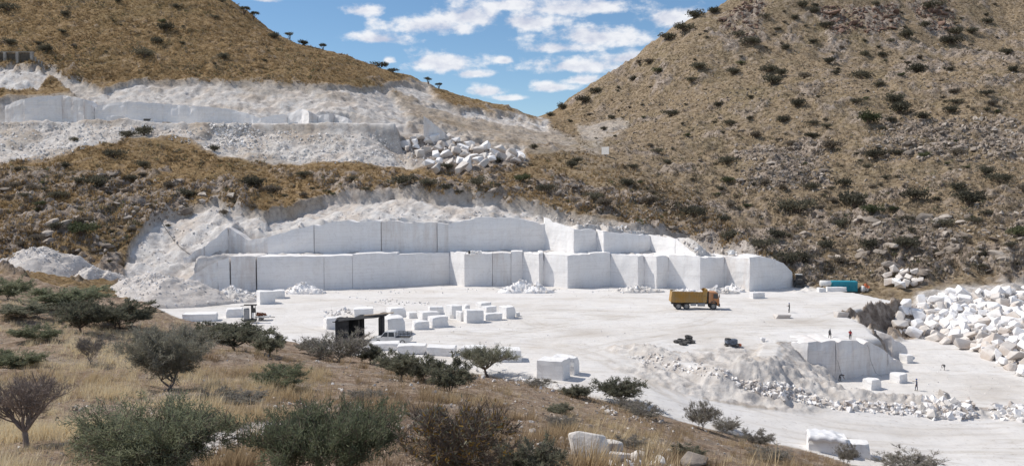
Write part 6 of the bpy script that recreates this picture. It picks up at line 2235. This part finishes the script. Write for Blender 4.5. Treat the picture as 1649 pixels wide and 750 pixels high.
RZ = [([(1240, 380), (1400, 350), (1649, 340), (1649, 440), (1500, 450), (1300, 460)], 85, 1.3, 4.5, 'grey rock above the generator and dump', 'rocks above the generator and dump', ROCKS),
      ([(0, 285), (220, 280), (420, 295), (340, 328), (220, 370), (200, 430), (0, 400)], 55, 1.0, 4.0, 'grey rock left of the sawn walls', 'rocks left of the sawn walls', ROCKS),
      ([(440, 300), (640, 290), (870, 285), (1000, 310), (1150, 345), (1280, 430), (1230, 415), (1000, 350), (860, 318), (640, 300)], 60, 1.0, 3.6, 'grey rock just above the lower cut', 'rocks above the lower cut', ROCKS),
      ([(1420, 200), (1640, 195), (1649, 260), (1420, 255)], 30, 1.3, 5.0, 'pale outcrop rock on the right flank', 'pale outcrop on the right hill', ROCKS),
      ([(1190, 245), (1330, 230), (1330, 300), (1190, 305)], 22, 1.3, 4.0, 'outcrop rock amid the right hill', 'outcrop in the middle of the right hill', ROCKS),
      ([(1320, 12), (1445, 8), (1450, 48), (1340, 58)], 26, 2.5, 8.0, 'reddish crag rock high on the right hill', 'reddish crags of the right hill', ROCKS_RED),
      ([(1150, 40), (1200, 0), (1235, 5), (1210, 70)], 16, 2.0, 6.0, 'reddish crag rock at the right skyline', 'reddish crags at the skyline', ROCKS_RED),
      ([(1460, 0), (1540, 0), (1535, 50), (1490, 50)], 14, 2.0, 6.5, 'reddish crag rock at the top edge', 'reddish crags at the top edge', ROCKS_RED)]
for poly, n, a, b, lab, grp, lib in RZ:
    h_, q_ = ground_poly(poly, n, rv, 150, 480)
    for p_ in h_:
        s_ = a + (b - a) * rv.random() ** 2.2
        o_ = link('slope_rock', lib[int(rv.integers(len(lib)))], None, (p_[0], p_[1], p_[2] + s_ * .04), (rv.uniform(-.4, .4), rv.uniform(-.4, .4), rv.uniform(0, 6.28)),
                  (s_ * rv.uniform(.9, 1.4), s_ * rv.uniform(.8, 1.1), s_ * rv.uniform(.6, 1.0)))
        uu_, vv_ = project(*[np.array([c_]) for c_ in p_])
        wd_ = where_words(uu_[0], vv_[0], poly, s_, a, b, False)
        tag(o_, '%s %s, %s of patch, %s' % (wd_[0], lab, wd_[2], wd_[3]), 'rock', grp)
RP = [mesh_arrays(m_) for m_ in [hull_mesh('stone', 830 + i, None, 11, .8, .8, 0) for i in range(6)]]


def rock_stuff(name, label, polys, mats):
    pos, siz = [], []
    for poly, n, a, b, y0, y1 in polys:
        h_, q_ = ground_poly(poly, n, rv, y0, y1)
        pos.append(h_)
        siz.append(a + (b - a) * rv.random(len(h_)) ** 2.5)
    pos, siz = np.concatenate(pos), np.concatenate(siz)
    o_ = link(name, scatter_mesh(name, RP, pos, siz, [MAT[m] for m in mats], rv, 1.0, rv.integers(0, len(mats), len(pos))))
    tag(o_, label, kind='stuff')


rock_stuff('stones', 'loose weathered stones strewn over the hillsides', [
    (RZ[0][0], 900, .4, 1.7, 150, 260), (RZ[1][0], 700, .35, 1.5, 150, 260), (RZ[2][0], 900, .3, 1.4, 170, 280), (RZ[3][0], 350, .4, 1.8, 200, 340), (RZ[4][0], 300, .4, 1.6, 200, 340),
    ([(900, 190), (1200, 40), (1649, 20), (1649, 340), (1240, 370), (1000, 260)], 2600, .3, 1.5, 200, 480), ([(1180, 235), (1340, 222), (1345, 305), (1185, 310)], 500, .5, 2.4, 200, 340), ([(1400, 190), (1655, 190), (1655, 262), (1400, 258)], 700, .5, 2.6, 200, 340), ([(1000, 165), (1330, 132), (1655, 115), (1655, 135), (1330, 155), (1000, 185)], 420, .4, 1.7, 300, 420), ([(0, 20), (340, 20), (600, 115), (0, 120)], 160, .3, 1.0, 280, 420)], ('rock', 'rock_pale', 'rock'))
rock_stuff('stones', 'reddish broken stones between the crags of the right hill', [(RZ[5][0], 350, .8, 3.0, 350, 480), (RZ[6][0], 200, .7, 2.5, 350, 480), (RZ[7][0], 200, .7, 2.6, 350, 480)], ('rock_red',))
rock_stuff('stones', 'small pale stones lying in the dry grass of the near slope', [
    ([(380, 560), (600, 590), (900, 630), (1000, 655), (1250, 725), (1100, 750), (700, 750), (420, 650)], 1500, .06, .38, 15, 110), ([(0, 520), (250, 520), (420, 600), (420, 740), (0, 740)], 500, .05, .3, 15, 100),
    ([(960, 640), (1060, 670), (1080, 690), (960, 665)], 120, .2, .7, 40, 100), ([(360, 690), (450, 680), (470, 720), (370, 725)], 200, .03, .16, 15, 60)], ('rock_pale', 'rock', 'rubble'))


# ---------------------------------------------------------------- grass
def grass_mat(name, stops):
    m, nt, b = nodes_of(name)
    b.inputs['Roughness'].default_value = .9
    b.inputs['Specular IOR Level'].default_value = .1
    at = nt.nodes.new('ShaderNodeAttribute')
    at.attribute_name = 'tone'
    sp = nt.nodes.new('ShaderNodeSeparateColor')
    nt.links.new(at.outputs['Color'], sp.inputs[0])
    c = ramp(nt, sp.outputs[0], stops)
    nt.links.new(c, b.inputs['Base Color'])
    tr = nt.nodes.new('ShaderNodeBsdfTranslucent')
    nt.links.new(c, tr.inputs[0])
    ms = nt.nodes.new('ShaderNodeMixShader')
    ms.inputs[0].default_value = .3
    nt.links.new(b.outputs[0], ms.inputs[1])
    nt.links.new(tr.outputs[0], ms.inputs[2])
    nt.links.new(ms.outputs[0], nt.nodes['Material Output'].inputs[0])
    return m


MAT['grass'] = grass_mat('dry_grass', [(0.0, (0.25, 0.18, 0.115)), (0.35, (0.43, 0.325, 0.205)), (0.65, (0.62, 0.505, 0.32)), (1.0, (0.78, 0.68, 0.48))])
MAT['hill_grass'] = grass_mat('hill_grass', [(0.0, (0.14, 0.10, 0.056)), (0.4, (0.28, 0.196, 0.105)), (0.7, (0.39, 0.28, 0.15)), (1.0, (0.50, 0.39, 0.24))])

MAT['right_grass'] = grass_mat('right_hill_grass', [(0.0, (0.13, 0.105, 0.072)), (0.4, (0.26, 0.21, 0.15)), (0.7, (0.375, 0.31, 0.225)), (1.0, (0.50, 0.43, 0.33))])


def tufts(name, label, pos, hgt, tone, blades, spread, width, mat, rng):
    n = len(pos)
    N = n * blades
    base = np.repeat(pos, blades, 0)
    hh = np.repeat(hgt, blades) * rng.uniform(.55, 1.15, N)
    a = rng.uniform(0, 2 * math.pi, N)
    out = np.stack([np.cos(a), np.sin(a), np.zeros(N)], -1)
    b0 = base + out * (rng.random(N) * spread * np.repeat(hgt, blades))[:, None]
    b0[:, 2] -= .04
    tip = b0 + out * (hh * rng.uniform(.1, .55, N))[:, None] + np.array((.12, 0, 0)) * hh[:, None]
    tip[:, 2] += hh
    sd_ = np.stack([-np.sin(a + rng.normal(0, .9, N)), np.cos(a + rng.normal(0, .9, N)), np.zeros(N)], -1) * (width * np.repeat(hgt, blades))[:, None]
    V = np.stack([b0 - sd_, b0 + sd_, tip], 1).reshape(-1, 3)
    Fq = np.arange(N * 3).reshape(-1, 3)
    me_ = new_mesh(name, V, Fq, [mat], False)
    ca_ = me_.color_attributes.new('tone', 'FLOAT_COLOR', 'POINT')
    tn = np.clip(np.repeat(np.repeat(tone, blades) + rng.normal(0, .12, N), 3), 0, 1)
    ca_.data.foreach_set('color', np.stack([tn, tn, tn, np.ones_like(tn)], -1).astype(np.float32).ravel())
    o_ = link(name, me_)
    return tag(o_, label, kind='stuff')


rg = np.random.default_rng(31)
NEARPOLY = [(-30, 445), (120, 470), (260, 505), (380, 548), (460, 565), (600, 580), (800, 606), (960, 630), (1000, 652), (1100, 686), (1250, 716), (1330, 735), (1400, 760), (-30, 775)]


def near_grass(n, lo, hi, gold_bias, poly, thr):
    h_, q_ = ground_poly(poly, n, rg, 12, 118)
    x, y = h_[:, 0], h_[:, 1]
    patch = fbm(x, y, 6, 4, 131) + .4 * fbm(x, y, 1.6, 2, 132)
    fl_ = mask_at(FLg, x, y)
    tr_ = smooth(ldist(q_[:, 0], q_[:, 1], [(300, 722), (372, 702), (440, 690), (520, 715)])[0], 8, 22)
    stones_ = np.exp(-(((q_[:, 0] - 990) / 75) ** 2 + ((q_[:, 1] - 742) / 22) ** 2))
    keep = (stones_ < rg.random(len(x))) & (patch > thr + .34 * smooth(q_[:, 0], 380, 520) * (1 - .6 * smooth(q_[:, 0], 880, 1000))) & (fl_ < .3) & (tr_ > rg.random(len(x)))
    gold = .43 + .42 * fbm(x, y, 9, 3, 133) + gold_bias * smooth(q_[:, 0], 420, 200) - .12 * smooth(q_[:, 0], 420, 600) + .08 * smooth(q_[:, 0], 850, 1000)
    hg = (lo + (hi - lo) * rg.random(len(x))) * (.75 + .5 * np.clip(patch - thr, 0, .8))
    return h_[keep], hg[keep], np.clip(gold, 0, 1)[keep]


a_, b_, c_ = near_grass(15000, .30, .75, .5, NEARPOLY, -.12)
tufts('grass', 'dry golden and brown grass of the near slope', a_, b_, c_, 13, .35, .022, MAT['grass'], rg)
a_, b_, c_ = near_grass(9000, .12, .32, .2, NEARPOLY, -.9)
tufts('grass', 'short dry stubble between the taller grass of the near slope', a_, b_, c_ - .12, 9, .6, .035, MAT['grass'], rg)


def hill_grass(n):
    polys = [([(-20, -5), (360, -5), (650, 120), (640, 150), (400, 136), (220, 128), (-20, 150)], .34), ([(-20, 262), (200, 222), (450, 265), (760, 275), (930, 240), (1100, 300), (1280, 440), (1000, 355), (640, 305), (430, 340), (200, 400), (-20, 420)], .24),
             ([(860, 195), (1180, -5), (1655, -5), (1655, 440), (1300, 460), (1000, 300), (930, 230)], .42)]
    P_, T_ = [], []
    for poly, f in polys:
        h_, q_ = ground_poly(poly, int(n * f), rg, 150, 480)
        x, y = h_[:, 0], h_[:, 1]
        keep = (mask_at(m_rough, x, y) < .35) & (fbm(x, y, 5, 3, 141) > -.45)
        P_.append(h_[keep])
        T_.append((.48 + .4 * fbm(x, y, 16, 3, 142) + .12 * (q_[:, 0] < 800))[keep])
    tufts('grass', 'grey brown grass tufts of the right hill', P_[2], rg.uniform(.35, 1.0, len(P_[2])), T_[2] + .05, 5, .5, .16, MAT['right_grass'], rg)
    n0 = len(P_[0]) + len(P_[1])
    P_, T_ = np.concatenate(P_), np.concatenate(T_)
    tufts('grass', 'golden grass tufts of the left hill and the slope between the cuts', P_[:n0], rg.uniform(.35, 1.0, n0), T_[:n0], 5, .5, .16, MAT['hill_grass'], rg)
    # low dark scrub
    k_ = (rg.random(len(P_)) < .15) & (fbm(P_[:, 0], P_[:, 1], 24, 3, 171) + .5 * fbm(P_[:, 0], P_[:, 1], 7, 2, 172) > .08)
    sp_ = P_[k_]
    n_ = len(sp_)
    c = np.repeat(sp_, 9, 0) + rg.normal(0, .35, (n_ * 9, 3)) * np.array((1, 1, .4)) + np.array((0, 0, .3))
    dv = unit(rg.normal(size=(n_ * 9, 3)) + np.array((0, 0, .5)))
    sd_ = unit(np.cross(dv, rg.normal(size=(n_ * 9, 3))))
    V, Fq = quads_from(c, dv, sd_, rg.uniform(.25, .6, n_ * 9), rg.uniform(.15, .35, n_ * 9))
    tag(link('undergrowth', new_mesh('undergrowth', V, Fq, [MAT['leaf_far'], MAT['leaf_far_grey'], MAT['leaf_far_green']], False, np.repeat(rg.choice(3, n_, p=[.45, .35, .2]), 9))), 'low dark scrub dotted over the hillsides', kind='stuff')


hill_grass(42000)
